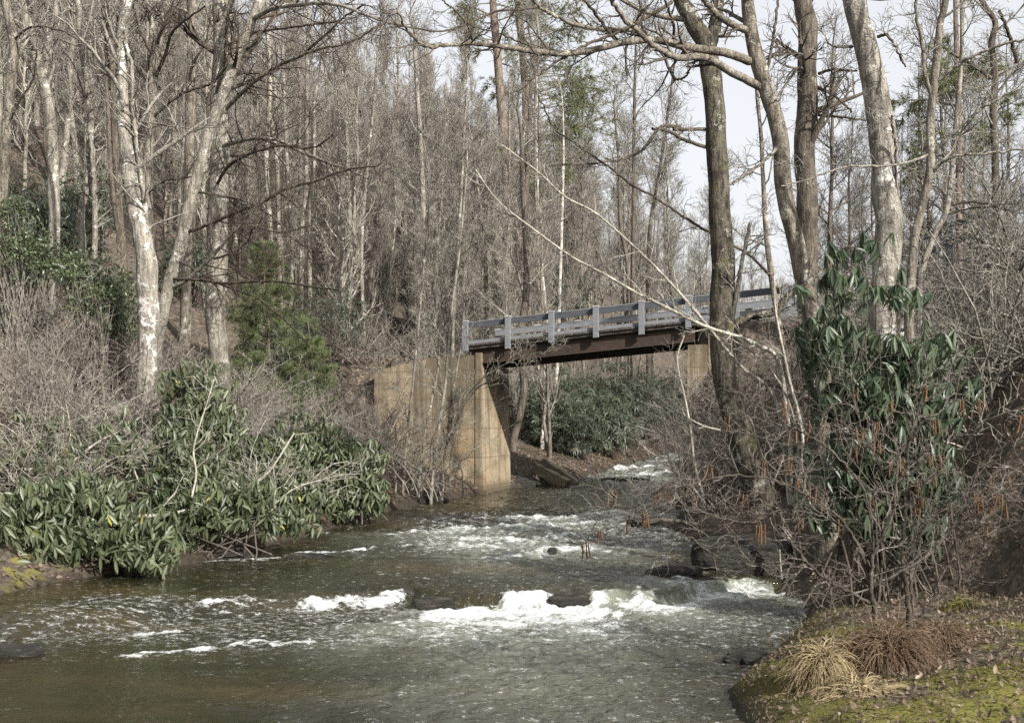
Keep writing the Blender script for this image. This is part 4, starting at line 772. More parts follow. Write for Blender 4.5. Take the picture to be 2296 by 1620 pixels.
def tall_pine(label, Y, pts, w, tiers, seed):
    g = np.random.default_rng(seed); k = Y / F; Q = [P(x, y, Y) for x, y in pts]; b = Q[0].copy(); b[2] = min(gz(b[0], b[1]), b[2]) - .2; Q.insert(0, b)
    d = norm(Q[-1] - Q[-2]); Q.append(Q[-1] + d * 6)
    root = thing('pine_tree', tuple(b), label, 'tree'); T = spline(Q, 8 * len(Q)); Rt = np.interp(np.linspace(0, 1, len(T)), [0, .8, 1], [w, w * .75, 2]) * k / 2
    tm, cb, fo = MB(), MB(), MB(); tm.tubes(T, Rt, 9); tz = T[:, 2]
    for px, py, ex, n in tiers:
        y0 = P(px, py, Y)[2]; base_ = np.array([np.interp(y0, tz, T[:, i]) for i in range(3)]); tipx = P(px, py, Y)[0]
        ends = np.stack([np.full(n, tipx), base_[1] + g.normal(size=n) * 1.6, y0 + g.normal(size=n) * .35], -1); ends[:, 0] += g.normal(size=n) * ex * k * .25
        s0 = base_ + np.stack([np.zeros(n), np.zeros(n), g.normal(size=n) * .5 - .3], -1)
        mid = s0 * .5 + ends * .5 + np.array([0, 0, .15]); brr = np.stack([s0, s0 * .5 + mid * .5, mid, mid * .5 + ends * .5, ends], 1); cb.tubes(brr, np.tile(np.linspace(.05, .014, 5), (n, 1)), 4)
        c_, r_ = spawn(brr, np.full((n, 5), .016), 6, ex * k * .42, (25, 60), 4, .15, .05, (.45, 1), .009, .8, .6, .3, g); cb.tubes(c_, r_, 3)
        c3_, r3_ = spawn(c_, r_, 3, ex * k * .17, (25, 60), 3, .15, .05, (.2, 1), .007, .8, .6, .3, g); cb.tubes(c3_, r3_, 3)
        q = np.concatenate([c_[:, 1:].reshape(-1, 3), c3_[:, 1:].reshape(-1, 3)]); dd = np.concatenate([(c_[:, 1:] - c_[:, :-1]).reshape(-1, 3), (c3_[:, 1:] - c3_[:, :-1]).reshape(-1, 3)])
        tufts(fo, q, dd, .34, 11, g, .013, 70)
    tm.build('trunk', M['bark_pine'], root); cb.build('crown', M['twig'], root); fo.build('needles', M['pine_tall'], root)
tall_pine('tall pine with two-toned bark and sparse boughs, left one of the pair above the bridge', 62, [(1150, 700), (1138, 420), (1125, 250), (1115, 120), (1105, 0)], 24,
          [(1060, 40, 110, 5), (1200, 20, 110, 5), (1160, 130, 90, 4), (1040, 110, 80, 4), (1080, 330, 90, 4), (1180, 380, 110, 4)], 411)
tall_pine('tall pine with long flat boughs reaching right over the sky, right one of the pair', 66, [(1185, 680), (1178, 420), (1180, 250), (1172, 120), (1160, 0)], 22,
          [(1270, 60, 130, 6), (1240, 130, 110, 5), (1300, 165, 150, 6), (1330, 195, 90, 4), (1290, 225, 110, 4), (1310, 270, 120, 5), (1290, 300, 100, 4), (1240, 330, 120, 5), (1260, 360, 110, 5), (1220, 410, 130, 5), (1120, 200, 80, 3), (1210, 30, 90, 4)], 412)
tall_pine('blue-green pine half hidden behind twigs high at the right edge', 44, [(2150, 480), (2150, 300), (2145, 120)], 16, [(2080, 210, 90, 5), (2200, 170, 90, 5), (2120, 130, 90, 5), (2210, 290, 90, 4), (2090, 330, 80, 4)], 413)

# ------------------------------------------------------------------ woods: templates and copies
GL, GC, GR, GF = 'bare trees of the left hillside', 'slender bare saplings beyond the bridge', 'bare trees behind the right bank', 'far bare trees on the skyline'
TL = [tree_template('bare_tree', 17, .15, 30, 2.6, 'tree', M['bark_pale'], M['twig'], 601, tr=(.2, .98), n2=7, n3=8, label='bare grey tree in the dense wood on the left hillside', group=GL),
      tree_template('bare_tree', 15, .11, 34, 2.1, 'tree', M['bark_grey'], M['twig'], 602, tr=(.15, .98), n2=7, n3=8, label='bare grey tree in the dense wood on the left hillside', group=GL),
      tree_template('bare_tree', 18, .17, 28, 3.0, 'tree', M['bark_pale'], M['twig_red'], 603, tr=(.25, .98), n2=7, n3=8, label='bare grey tree in the dense wood on the left hillside', group=GL),
      tree_template('bare_tree', 13, .085, 34, 1.8, 'tree', M['bark_pale'], M['twig_pale'], 604, tr=(.15, .98), n2=7, n3=7, up=.2, label='bare grey tree in the dense wood on the left hillside', group=GL)]
TC = [tree_template('bare_sapling', 13, .06, 30, 1.7, 'sapling', M['bark_pale'], M['twig'], 611, tr=(.12, .98), ang=(20, 45), up=.25, n2=7, n3=8, trunks=3, label='slender upswept bare tree in the thicket beyond the bridge', group=GC),
      tree_template('bare_sapling', 15, .07, 34, 1.8, 'sapling', M['bark_grey'], M['twig_red'], 612, tr=(.12, .98), ang=(20, 45), up=.25, n2=7, n3=8, trunks=2, label='slender upswept bare tree in the thicket beyond the bridge', group=GC)]
TC.append(tree_template('bare_sapling', 11, .05, 30, 1.6, 'sapling', M['bark_pale'], M['twig_pale'], 613, tr=(.08, .98), ang=(20, 50), up=.2, n2=7, n3=8, trunks=4, label='slender upswept bare tree in the thicket beyond the bridge', group=GC))
us_ = {}
g = np.random.default_rng(610)
def scatter(n, pxr, Yr, srcs, label, group, sc=(.85, 1.15), minpx=30, wgt=None, ok=None, pow_=.5, avoid_river=1.2):
    done, tries, got = 0, 0, []
    while done < n and tries < n * 80:
        tries += 1; Y = Yr[0] + (Yr[1] - Yr[0]) * g.random() ** pow_; px = g.uniform(*pxr); x = (px - CX) / F * Y
        if XL(Y) - avoid_river < x < XR(Y) + avoid_river: continue
        tt = (x - BO[0]) * bu[0] + (Y - BO[1]) * bu[1]; ww = (x - BO[0]) * bw[0] + (Y - BO[1]) * bw[1]
        if -1.0 < ww < BW + 1.0 and tt > -18: continue
        if ok is not None and not ok(x, Y): continue
        if any((x - a) ** 2 + (Y - b) ** 2 < (minpx * Y / F) ** 2 for a, b in got): continue
        got.append((x, Y)); s = srcs[g.integers(len(srcs))]; place(s, us_, x, Y, g.uniform(*sc), None, label, group, g=g); done += 1
scatter(100, (-60, 780), (34, 80), TL, 'bare grey tree in the dense wood on the left hillside', GL, (.75, 1.15), 14)
scatter(44, (-50, 900), (80, 150), TL, 'bare grey tree in the dense wood on the left hillside', GL, (.9, 1.3), 10)
scatter(84, (700, 1290), (44, 92), TC, 'slender upswept bare sapling in the thicket beyond the bridge', GC, (.8, 1.12), 12, ok=lambda x, Y: (x / Y * F + CX) < 1120 or Y > 55)
scatter(36, (560, 1260), (41, 62), TC, 'many-stemmed slender tree in the tangle behind the abutment and poles', 'many-stemmed trees behind the abutment', (.6, .95), 10)
scatter(30, (860, 1330), (85, 170), TL, 'far bare tree in the grey wood on the skyline upstream', GF, (.95, 1.25), 10)
TLs = [tree_template('bare_tree', 15, .09, 24, 2.6, 'tree', M['bark_grey'], M['twig'], 631, tr=(.3, .98), ang=(25, 55), up=.13, n2=8, n3=8, rmin=.009, label='bare crown filling the pale sky gap upstream of the bridge', group='bare trees in the sky gap')]
TR = [tree_template('bare_tree', 15, .12, 26, 2.9, 'tree', M['bark_dark'], M['twig_dark'], 621, tr=(.15, .98), ang=(35, 70), up=.08, n2=7, n3=8, label='dark bare tree in the wood behind the right bank', group=GR),
      tree_template('bare_tree', 12, .08, 26, 2.2, 'tree', M['bark_grey'], M['twig'], 622, tr=(.1, .98), ang=(35, 70), up=.1, n2=7, n3=8, label='dark bare tree in the wood behind the right bank', group=GR)]
scatter(46, (1660, 2400), (36, 75), TR, 'dark bare tree in the wood behind the right bank', GR, (.7, 1.1), 18)
scatter(25, (1240, 1800), (58, 100), TLs, 'bare crown filling the pale sky gap upstream of the bridge', 'bare trees in the sky gap', (.9, 1.35), 10)
scatter(26, (1700, 2400), (80, 180), TR + TL[1:2], 'far bare tree in the wood behind the right bank', 'far bare trees behind the right bank', (.8, 1.15), 10)

# bare undergrowth shrubs
def shrub_template(H, ns, mat, seed, label, group, spread=.5, n2=6, n3=4, rm=.0045):
    g = np.random.default_rng(seed); root = thing('bare_shrub', (0, 0, 0), label, 'shrub', group); m1, m2 = MB(), MB()
    az = g.uniform(0, 6.28, ns); sp = g.random(ns) ** .6 * spread; L = H * g.uniform(.6, 1.1, ns)
    d = norm(np.stack([np.cos(az) * sp, np.sin(az) * sp, np.ones(ns)], -1)); q = np.empty((ns, 8, 3)); q[:, 0] = g.normal(size=(ns, 3)) * np.array([.3, .3, 0]) - np.array([0, 0, .15])
    for k in range(1, 8):
        d = norm(d + g.normal(size=d.shape) * .13 + np.stack([np.cos(az), np.sin(az), -.5 * np.ones(ns)], -1) * .09); q[:, k] = q[:, k - 1] + d * (L / 7)[:, None]
    r = np.tile(np.linspace(.021, .007, 8), (ns, 1)) * g.uniform(.6, 1.2, (ns, 1)); m1.tubes(q, r, 4)
    a_, ra_ = spawn(q, r, n2, H * .38, (25, 65), 5, .22, .02, (.2, 1), rm * 1.2, .6, .5, .3, g); m2.tubes(a_, ra_, 3)
    b_, rb_ = spawn(a_, ra_, n3, H * .17, (25, 65), 3, .25, .02, (.15, 1), rm, .7, .6, .3, g); m2.tubes(b_, rb_, 3)
    m1.build('stems', mat, root); m2.build('crown', mat, root); return root
S0 = shrub_template(2.0, 11, M['twig_pale'], 706, 'pale arching bare shrub poking through the rhododendrons', 'pale bare shrubs among the rhododendrons', 1.3, 6, 4)
S1 = shrub_template(2.3, 30, M['twig_red'], 701, 'tangled brown bare shrub on the left bank', 'bare shrubs of the left bank', .8)
S2 = shrub_template(2.0, 26, M['twig_pale'], 702, 'tangled brown bare shrub on the left bank', 'bare shrubs of the left bank', 1.1)
S3 = shrub_template(3.2, 22, M['twig'], 703, 'tangled grey bare shrub in front of the bridge', 'bare shrubs in front of the abutment', .6)
S4 = shrub_template(2.4, 30, M['twig'], 704, 'tangled bare shrub on the right bank slope', 'bare shrubs of the right bank', .9)
S5 = shrub_template(3.0, 9, M['twig'], 705, 'thin bare shrub standing in front of the tan abutment', 'bare shrubs in front of the abutment', .45, 5, 3)
def put(lst, srcs, label, group, sc=(.8, 1.15)):
    for px, py, Y in lst:
        q = P(px, py, Y); s = srcs[g.integers(len(srcs))]; o = place(s, us_, q[0], Y, g.uniform(*sc), None, label, group, g=g); o.location.z = max(o.location.z, q[2]) if q[2] - o.location.z < .8 else o.location.z
put([(20, 950, 21), (90, 960, 22), (160, 980, 22.5), (230, 1000, 23), (40, 870, 24), (120, 880, 25), (200, 900, 25.5), (270, 910, 26), (20, 800, 27), (150, 800, 28.5), (100, 1040, 20.4), (250, 1060, 21.5)], [S1, S2, S1], 'tangled brown bare shrub on the left bank', 'bare shrubs of the left bank')
put([(40, 1120, 19.6), (190, 1110, 20.4), (560, 1130, 22.4), (680, 1130, 24.4)], [S0], 'pale arching bare shrub poking through the rhododendrons', 'pale bare shrubs among the rhododendrons', (.8, 1.1))
put([(520, 1010, 25), (590, 1000, 26.5), (660, 1000, 28), (720, 980, 29), (600, 940, 29), (680, 920, 31), (750, 900, 33), (550, 930, 30), (800, 950, 31), (480, 900, 28), (640, 860, 34), (840, 860, 34)], [S1, S3, S2], 'grey-brown bare shrub above the rhododendrons midway along the left bank', 'bare shrubs midway along the left bank')
put([(915, 1090, 30.8), (965, 1108, 31.2)], [S5], 'thin bare shrub standing in front of the tan abutment', 'bare shrubs in front of the abutment', (.8, 1.1))
put([(1640, 1010, 27), (1700, 1000, 28), (1760, 960, 27), (1600, 1060, 27.5), (1800, 860, 29), (1575, 1010, 29.4), (1610, 930, 29.8), (1600, 1130, 25.5)], [S4, S1, S4], 'bare shrub among the trunks on the right bank below the bridge', 'bare shrubs on the right bank below the bridge', (.75, 1.1))
put([(2120, 760, 18), (2190, 720, 19), (2260, 690, 18.5), (2150, 640, 22), (2230, 600, 23), (2290, 640, 21), (2090, 660, 24), (2200, 540, 27), (2280, 520, 27), (2120, 560, 29), (2050, 640, 26), (1930, 640, 27), (2000, 560, 30)], [S4, S2, S4], 'bare shrub on the leaf-strewn slope at the right edge', 'bare shrubs of the right bank slope', (.9, 1.4))
put([(1330, 960, 58), (1420, 930, 62), (1480, 900, 70), (1380, 860, 75), (1280, 880, 66), (1530, 900, 72), (1450, 840, 84), (1240, 860, 60), (820, 790, 40), (900, 780, 42), (960, 770, 43), (780, 830, 37), (1020, 770, 43), (700, 800, 42)], [S3, S1], 'bare shrub beyond the bridge embankment', 'bare shrubs beyond the bridge', (.9, 1.4))

# thin poles in front of the abutment
hero('bare_sapling', 'sapling', 'pale thin sapling crossing the tan abutment, its tip left of the bridge railing', 31, [(968, 1090), (985, 950), (1000, 850), (1010, 720), (1030, 560), (1045, 400)], [8, 5], M['bark_pale'], nb=20, L=1.5, seed=90, tr=(.1, .98), ext=1.5, sides=6)
hero('bare_sapling', 'sapling', 'grey thin sapling nearest the left end of the tan abutment wall', 30.6, [(905, 1080), (915, 950), (930, 820), (945, 650), (960, 480)], [7, 4], M['bark_grey'], nb=20, L=1.5, seed=91, tr=(.1, .98), ext=1.5, sides=6)
hero('bare_sapling', 'sapling', 'thin sapling leaning right across the middle of the tan abutment wall', 31.2, [(938, 1095), (955, 960), (985, 800), (975, 640), (990, 450)], [7, 4], M['bark_pale'], nb=18, L=1.4, seed=92, tr=(.1, .98), ext=1.5, sides=6)
hero('bare_sapling', 'sapling', 'slender sapling with many side twigs close left of the rail end', 31.6, [(985, 1098), (1000, 1000), (1012, 900), (1035, 760), (1040, 620)], [6, 3], M['bark_pale'], [([(1000, 960), (1080, 850), (1170, 800), (1250, 785)], 4, 2, -.6), ([(1000, 1000), (1060, 880), (1150, 830), (1180, 770)], 4, 2, -.6)], nb=14, L=1.2, seed=93, tr=(.1, .98), ext=1, sides=6)

# the far wood that closes the view: one mass nobody could count
fw = MB(); g2 = np.random.default_rng(801); N = 1150
ph = g2.uniform(-.62, .62, N); Yf = g2.uniform(130, 330, N); xf = ph * Yf; keep = (xf < XL(Yf) - 3) | (xf > XR(Yf) + 3); xf, Yf = xf[keep], Yf[keep]; N = len(xf); zf = terrain(xf, Yf)
H = g2.uniform(6, 19, N); T = np.stack([xf, Yf, zf], -1)[:, None] + np.linspace(0, 1, 5)[None, :, None] * np.stack([g2.normal(size=N) * .6, g2.normal(size=N) * .6, H], -1)[:, None]
Rt = np.linspace(.16, .03, 5)[None] * g2.uniform(.6, 1.2, (N, 1)); fw.tubes(T, Rt, 4)
b1, r1 = spawn(T, Rt, 26, 3.6, (25, 60), 4, .15, .15, (.2, 1), .022, .4, .4, .6, g2); fw.tubes(b1, r1, 3)
b2, r2 = spawn(b1, r1, 5, 1.5, (25, 60), 3, .15, .15, (.2, 1), .017, .6, .5, .4, g2); fw.tubes(b2, r2, 3)
o = fw.build('distant_woods', M['twig']); tag(o, 'distant bare grey woods closing the valley', 'woods', kind='stuff')

# ------------------------------------------------------------------ catkin bushes at the right front
def catkin_bush(label, Y, base, mains, clusters, seed):
    g = np.random.default_rng(seed); k = Y / F; b = P(*base, Y); b[2] = gz(b[0], b[1]) - .08
    root = thing('catkin_bush', tuple(b), label, 'shrub'); sm, tw = MB(), MB(); nodes = []
    for pts, w0, w1, dy in mains:
        q = [P(x, y, Y + dy * i / (len(pts) - 1)) for i, (x, y) in enumerate(pts)]; q[0] = q[0] if pts[0] != base else b
        ll = spline(q, 7 * len(q)); ll += g.normal(size=ll.shape) * .006; lr = np.linspace(w0, w1, len(ll)) * k / 2; sm.tubes(ll, lr, 7); nodes.append(np.concatenate([ll[len(ll) // 3:], lr[len(ll) // 3:, None]], 1))
        n = int(3 + 3.2 * np.linalg.norm(ll[-1] - ll[0])); a_, ra_ = spawn(ll[None], lr[None], n, .6, (30, 70), 8, .2, .03, (.3, 1), .0045, .45, .4, .3, g); tw.tubes(a_, ra_, 4)
        a2, r2 = spawn(a_, ra_, 5, .33, (25, 65), 6, .24, .0, (.15, 1), .003, .6, .5, .3, g); tw.tubes(a2, r2, 3); a3, r3 = spawn(a2, r2, 2, .15, (25, 60), 4, .2, .0, (.2, 1), .0025, .7, .6, .3, g); tw.tubes(a3, r3, 3)
    nd = np.concatenate(nodes)
    for (px, py), n, L in clusters:
        e = P(px, py, Y + g.normal() * .35); dd = np.linalg.norm(nd[:, :3] - e, axis=1) + .8 * np.maximum(nd[:, 2] - e[2] + .1, 0); j = np.argsort(dd)[g.integers(0, 6)]
        s = nd[j, :3]; mid = s * .5 + e * .5 + g.normal(size=3) * .05 + np.array([0, 0, .07]); m2_ = mid * .5 + e * .5 + g.normal(size=3) * .035; m1_ = s * .5 + mid * .5 + g.normal(size=3) * .04
        ll = spline([s, m1_, mid, m2_, e], 22); ll += g.normal(size=ll.shape) * .004; lr = np.linspace(min(nd[j, 3], .008), .003, 22); tw.tubes(ll, lr, 5); 
        a_, ra_ = spawn(ll[None], lr[None], 9, .28, (30, 65), 6, .22, .0, (.2, .98), .0028, .6, .5, .2, g); tw.tubes(a_, ra_, 3)
        c_ = MB()
        for _ in range(n):
            o_ = e + g.normal(size=3) * np.array([.022, .022, .006]); l = L * k * g.uniform(.55, 1.1); sw = g.normal(size=2) * .13 * l; q = np.stack([o_ + np.array([sw[0] * s_ * s_, sw[1] * s_ * s_, -l * s_]) for s_ in np.linspace(0, 1, 26)])
            rr_ = np.full(26, .0088) * (1 + .13 * (np.arange(26) % 2)); rr_[0] = .002; rr_[1] = .006; rr_[-1] = .002; rr_[-2] = .006; c_.tubes(q, rr_ * .8, 6, a=g.random())
        c_.build('catkin_cluster', M['catkin'], root)
    sm.build('stems', M['catkin_bark'], root); tw.build('crown', M['catkin_stem'], root)
K1 = [(200, 250), (460, 180), (475, 310), (560, 280), (640, 255), (360, 440), (430, 430), (125, 465), (475, 430), (280, 595), (635, 610), (570, 560), (525, 700), (350, 730), (30, 520), (40, 600), (510, 520), (765, 120), (800, 300)]
K1d = [(1375, 1100), (1465, 1098), (1345, 1188), (1405, 1165), (1445, 1148), (1505, 1092), (1482, 1100), (1545, 1080), (1310, 1215)]
K2 = [(870, 270), (870, 350), (930, 180), (855, 605), (930, 450), (975, 420), (990, 450), (1055, 530), (1070, 610), (1030, 630), (1140, 420), (1105, 420), (1090, 110), (1135, 260), (1245, 170), (1335, 170), (1310, 585), (1330, 600), (1410, 590), (1450, 630), (1385, 515), (1465, 510), (1345, 740), (1130, 510), (1510, 240), (770, 380), (700, 700)]
catkin_bush('bare catkin bush with a pale crooked side branch, behind the straw grass clump', 11.3, c6((882, 1310))[0],
    [(c6((882, 1310), (870, 1220), (858, 1100), (842, 1030), (845, 1000), (850, 900), (878, 800), (940, 690), (960, 500), (990, 330)), 15, 4, -.2),
     (c6((858, 1085), (820, 1070), (720, 1020), (620, 960), (540, 880), (470, 790), (430, 660), (380, 480), (320, 320)), 9, 3, -.5),
     (c6((845, 1010), (980, 940), (1100, 870), (1180, 780), (1280, 610), (1330, 450)), 8, 3, .2),
     (c6((845, 990), (800, 850), (700, 700), (560, 600), (400, 530), (200, 510), (0, 560)), 7, 3, -.7), (c6((850, 930), (760, 780), (640, 700), (480, 670), (270, 720), (0, 640)), 6, 3, -.5),
     (c6((860, 860), (820, 600), (700, 430), (560, 330), (470, 290), (250, 240)), 6, 3, .2), (c6((845, 1020), (700, 930), (540, 910), (350, 905), (220, 960)), 5, 2, -.3), (c6((840, 1040), (740, 1040), (660, 1110), (650, 1150), (690, 1170)), 4, 2, -.2),
     (c6((480, 800), (300, 800), (100, 800), (0, 780)), 4, 2, -.3), (c6((200, 510), (80, 560), (-50, 540), (-150, 590), (-350, 620)), 4, 2, -.2), (c6((270, 720), (100, 680), (-80, 640), (-200, 690), (-400, 780)), 4, 2, -.2)],
    [(c6(q)[0], int(rng.integers(2, 5)), 42) for q in K1] + [(q, int(rng.integers(2, 5)), 38) for q in K1d], 1001)
catkin_bush('bare catkin bush with dark twin stems rising from the mossy bank', 12.0, c6((1015, 1230))[0],
    [(c6((1015, 1230), (1012, 1100), (992, 950), (985, 830), (1000, 620), (1010, 400), (1060, 200), (1100, 50)), 14, 3, 0), (c6((1020, 1180), (1030, 1100), (1022, 950), (1040, 800), (1100, 650), (1120, 450)), 10, 3, .3),
     (c6((1050, 1190), (1070, 1140), (1125, 1060), (1145, 990), (1230, 860), (1330, 720)), 8, 3, .2), (c6((1020, 900), (1130, 820), (1280, 690), (1400, 640), (1530, 620), (1640, 600)), 8, 3, -.3),
     (c6((1000, 900), (1100, 720), (1250, 600), (1330, 460)), 6, 3, .1), (c6((990, 860), (930, 700), (900, 500), (800, 300), (760, 100), (750, 40)), 7, 3, .2), (c6((1280, 690), (1420, 600), (1500, 520), (1560, 440)), 5, 2, -.2), (c6((985, 800), (900, 650), (780, 520), (640, 480), (400, 500)), 5, 2, .3), (c6((1010, 1080), (900, 1000), (760, 960), (600, 1000), (540, 1060)), 4, 2, -.2)],
    [(c6(q)[0], int(rng.integers(2, 5)), 40) for q in K2], 1002)

# ------------------------------------------------------------------ grass clumps, fallen timber, litter
def clump(name, label, cat, px, py, Y, rx, rz, n, L, mat, seed, up=.9, w=.006):
    g = np.random.default_rng(seed); c = P(px, py, Y); c[2] = gz(c[0], c[1]) - .03; mb_ = MB()
    az = g.uniform(0, 6.28, n); rad = np.sqrt(g.random(n)); b = c + np.stack([np.cos(az) * rad * rx * .55, np.sin(az) * rad * rx * .55, rz * (1 - rad ** 2) * .75], -1)
    d = norm(np.stack([np.cos(az) * (.2 + rad * .55) + g.normal(size=n) * .3, np.sin(az) * (.2 + rad * .55) + g.normal(size=n) * .3, np.full(n, up) * g.uniform(.2, 1.2, n)], -1)); Ls = L * g.uniform(.5, 1.2, n); q = np.empty((n, 7, 3)); q[:, 0] = b
    for k in range(1, 7):
        d = norm(d + np.array([0, 0, -.42]) + g.normal(size=d.shape) * .2); q[:, k] = q[:, k - 1] + d * (Ls / 6)[:, None]
    q[:, :, 2] = np.maximum(q[:, :, 2], terrain(q[:, :, 0], q[:, :, 1]) + .01)
    mb_.tubes(q, np.tile(np.linspace(w, w * .35, 7), (n, 1)) * g.uniform(.5, 1.2, (n, 1)), 3, a=g.random(n)); tag(mb_.build(name, mat), label, cat)
clump('grass_clump', 'straw-coloured dead grass clump drooping over the mossy bank', 'grass clump', 1845, 1560, 10.6, .17, .40, 1300, .36, M['straw'], 1101, .7, .0055)
clump('grass_clump', 'low pale dead grass clump under the straw-coloured clump at the bottom edge', 'grass clump', 1925, 1600, 10.1, .30, .10, 380, .4, M['straw'], 1102, .5)
clump('grass_clump', 'matted brown dead stalks heaped round the feet of the catkin bushes', 'grass clump', 1995, 1520, 10.9, .45, .30, 1500, .5, M['thatch'], 1103, .8, .005)
clump('grass_clump', 'brown root-like stubble heap to the right of the matted stalks', 'grass clump', 2110, 1500, 11.2, .45, .16, 900, .4, M['thatch'], 1104, .5, .005)
clump('grass_clump', 'small green-yellow sedge tuft beside the slope foot under the drooping rhododendron', 'grass clump', 2160, 1235, 13.6, .25, .12, 260, .3, M['mossblade'], 1105, .8, .005)

g = np.random.default_rng(1201); N = 64000
X_ = g.uniform(1.6, 12.5, N); Y_ = 8.2 + 15 * g.random(N) ** 1.3; XT_ = np.interp(Y_, [0, 8, 10, 13, 16, 20, 26], [11, 8.6, 7.5, 6.1, 5.3, 5.5, 5.9])
pk = np.where(X_ > XT_ - .7, 1.0, .42 + .58 * (fbm(X_ * .9, Y_ * .9, o=3, s=44) > .12)); ok = (X_ > XR(Y_) + .12) & (g.random(N) < pk); X_, Y_ = X_[ok], Y_[ok]; N = len(X_)
mb_ = MB(); d = norm(np.stack([g.normal(size=N), g.normal(size=N), g.normal(size=N) * .3], -1)); gx_ = (terrain(X_ + .1, Y_) - terrain(X_ - .1, Y_)) / .2; gy_ = (terrain(X_, Y_ + .1) - terrain(X_, Y_ - .1)) / .2
nn = norm(np.stack([g.normal(size=N) * .45 - gx_, g.normal(size=N) * .45 - gy_, np.ones(N)], -1)); d = norm(d - nn * (d * nn).sum(-1, keepdims=True) + nn * .25 * g.normal(size=(N, 1)))
leaves(mb_, np.stack([X_, Y_, terrain(X_, Y_) + .012 + g.random(N) * .02], -1), d, nn, g.uniform(.028, .065, N), g.uniform(.016, .035, N), g.normal(size=N) * .5, 4, g.random(N))
Y2 = g.uniform(17, 62, 16000); X2 = XL(Y2) - 7 * g.random(16000) ** 1.5; nn2 = norm(np.stack([g.normal(size=16000) * .5, g.normal(size=16000) * .5 - .2, np.ones(16000)], -1)); z2 = terrain(X2, Y2)
k2 = z2 > zprof(Y2) + .12; X2, Y2, z2, nn2 = X2[k2], Y2[k2], z2[k2], nn2[k2]; n2_ = len(X2)
leaves(mb_, np.stack([X2, Y2, z2 + .02], -1), norm(np.stack([g.normal(size=n2_), g.normal(size=n2_), g.normal(size=n2_) * .4], -1)), nn2, g.uniform(.07, .15, n2_), g.uniform(.04, .08, n2_), g.normal(size=n2_) * .5, 3, g.random(n2_))
o = mb_.build('fallen_leaves', M['deadleaf']); tag(o, 'brown fallen leaves strewn over both banks', 'leaves', kind='stuff')
N = 26000; X_ = g.uniform(1.7, 7.5, N); Y_ = g.uniform(9.3, 15.5, N); XT_ = np.interp(Y_, [0, 8, 10, 13, 16], [11, 8.6, 7.5, 6.1, 5.3])
ok = (X_ > XR(Y_) + .06) & (X_ < XT_ - .3) & (fbm(X_ * .8, Y_ * .8, o=3, s=40) + .35 * g.random(N) > .12); X_, Y_ = X_[ok], Y_[ok]; N = len(X_)
mb_ = MB(); b = np.stack([X_, Y_, terrain(X_, Y_) - .005], -1); d = norm(np.stack([g.normal(size=N) * .5, g.normal(size=N) * .5, np.ones(N)], -1)); s = norm(np.cross(d, g.normal(size=d.shape))) * .0035
mb_.add(np.stack([b - s, b + s, b + d * g.uniform(.015, .05, N)[:, None]], 1).reshape(-1, 3), t=np.arange(N * 3).reshape(-1, 3), a=np.repeat(g.random(N), 3))
o = mb_.build('moss', M['mossblade']); tag(o, 'short yellow-green moss and grass on the right bank', 'moss', kind='stuff')

def stick(name, label, cat, pts, Y, w0, w1, mat, dy=0, twigs=0, seed=0, sides=8):
    g = np.random.default_rng(seed); q = [P(x, y, Y + dy * i / (len(pts) - 1)) for i, (x, y) in enumerate(pts)]; ll = spline(q, 8 * len(q)); lr = np.linspace(w0, w1, len(ll)) * Y / F / 2; lr = lr * (1 + .1 * g.normal(size=len(lr)) * .5)
    if not twigs:
        m_ = MB(); m_.tubes(ll, lr, sides, cap=True); return tag(m_.build(name, mat), label, cat)
    root = thing(name, tuple(q[0]), label, cat); m_ = MB(); m_.tubes(ll, lr, sides, cap=True); m_.build('limb', mat, root); cb = MB()
    a_, ra_ = spawn(ll[None], lr[None], twigs, .7, (30, 70), 6, .18, .05, (.25, 1), .006, .5, .4, .3, g); cb.tubes(a_, ra_, 4); a2, r2 = spawn(a_, ra_, 5, .35, (30, 60), 4, .2, .0, (.2, 1), .0045, .6, .5, .3, g); cb.tubes(a2, r2, 3); cb.build('crown', mat, root); return root
stick('fallen_branch', 'pale fallen branch lying across the left rhododendrons above the pool', 'branch', [(205, 1162), (300, 1157), (380, 1152), (460, 1130), (540, 1098), (600, 1060), (660, 970)], 19.2, 11, 4, M['twig_pale'], 3.5, 16, 1)
stick('fallen_branch', 'bare grey branch reaching through the brown tangle at the left edge', 'branch', [(-20, 1055), (80, 1050), (150, 1040), (220, 990), (280, 960), (320, 930)], 19.8, 7, 3, M['twig_pale'], 1.5, 14, 2)
stick('fallen_branch', 'pale upright forked branch in the rhododendrons near the left cascade', 'branch', [(430, 1115), (440, 1060), (435, 1000), (465, 900), (480, 850)], 19.6, 5, 3, M['twig_pale'], 1, 10, 3)
stick('fallen_log', 'broken grey log lying on the rock shelf at the right shore', 'log', [(1440, 1172), (1490, 1166), (1545, 1172), (1600, 1185)], 24.6, 12, 8, M['bark_grey'], -.5, 0, 5)
stick('fallen_log', 'thin white stick caught upright in the catkin twigs above the water', 'stick', [(1748, 1232), (1750, 1262), (1753, 1297)], 11.4, 4, 3, M['twig_pale'], 0, 0, 6)
stick('fallen_log', 'pale dead limb lying on the moss at the far right', 'stick', [(2185, 1500), (2215, 1475), (2250, 1462), (2290, 1450)], 11.0, 5, 3, M['twig_pale'], .3, 6, 7)
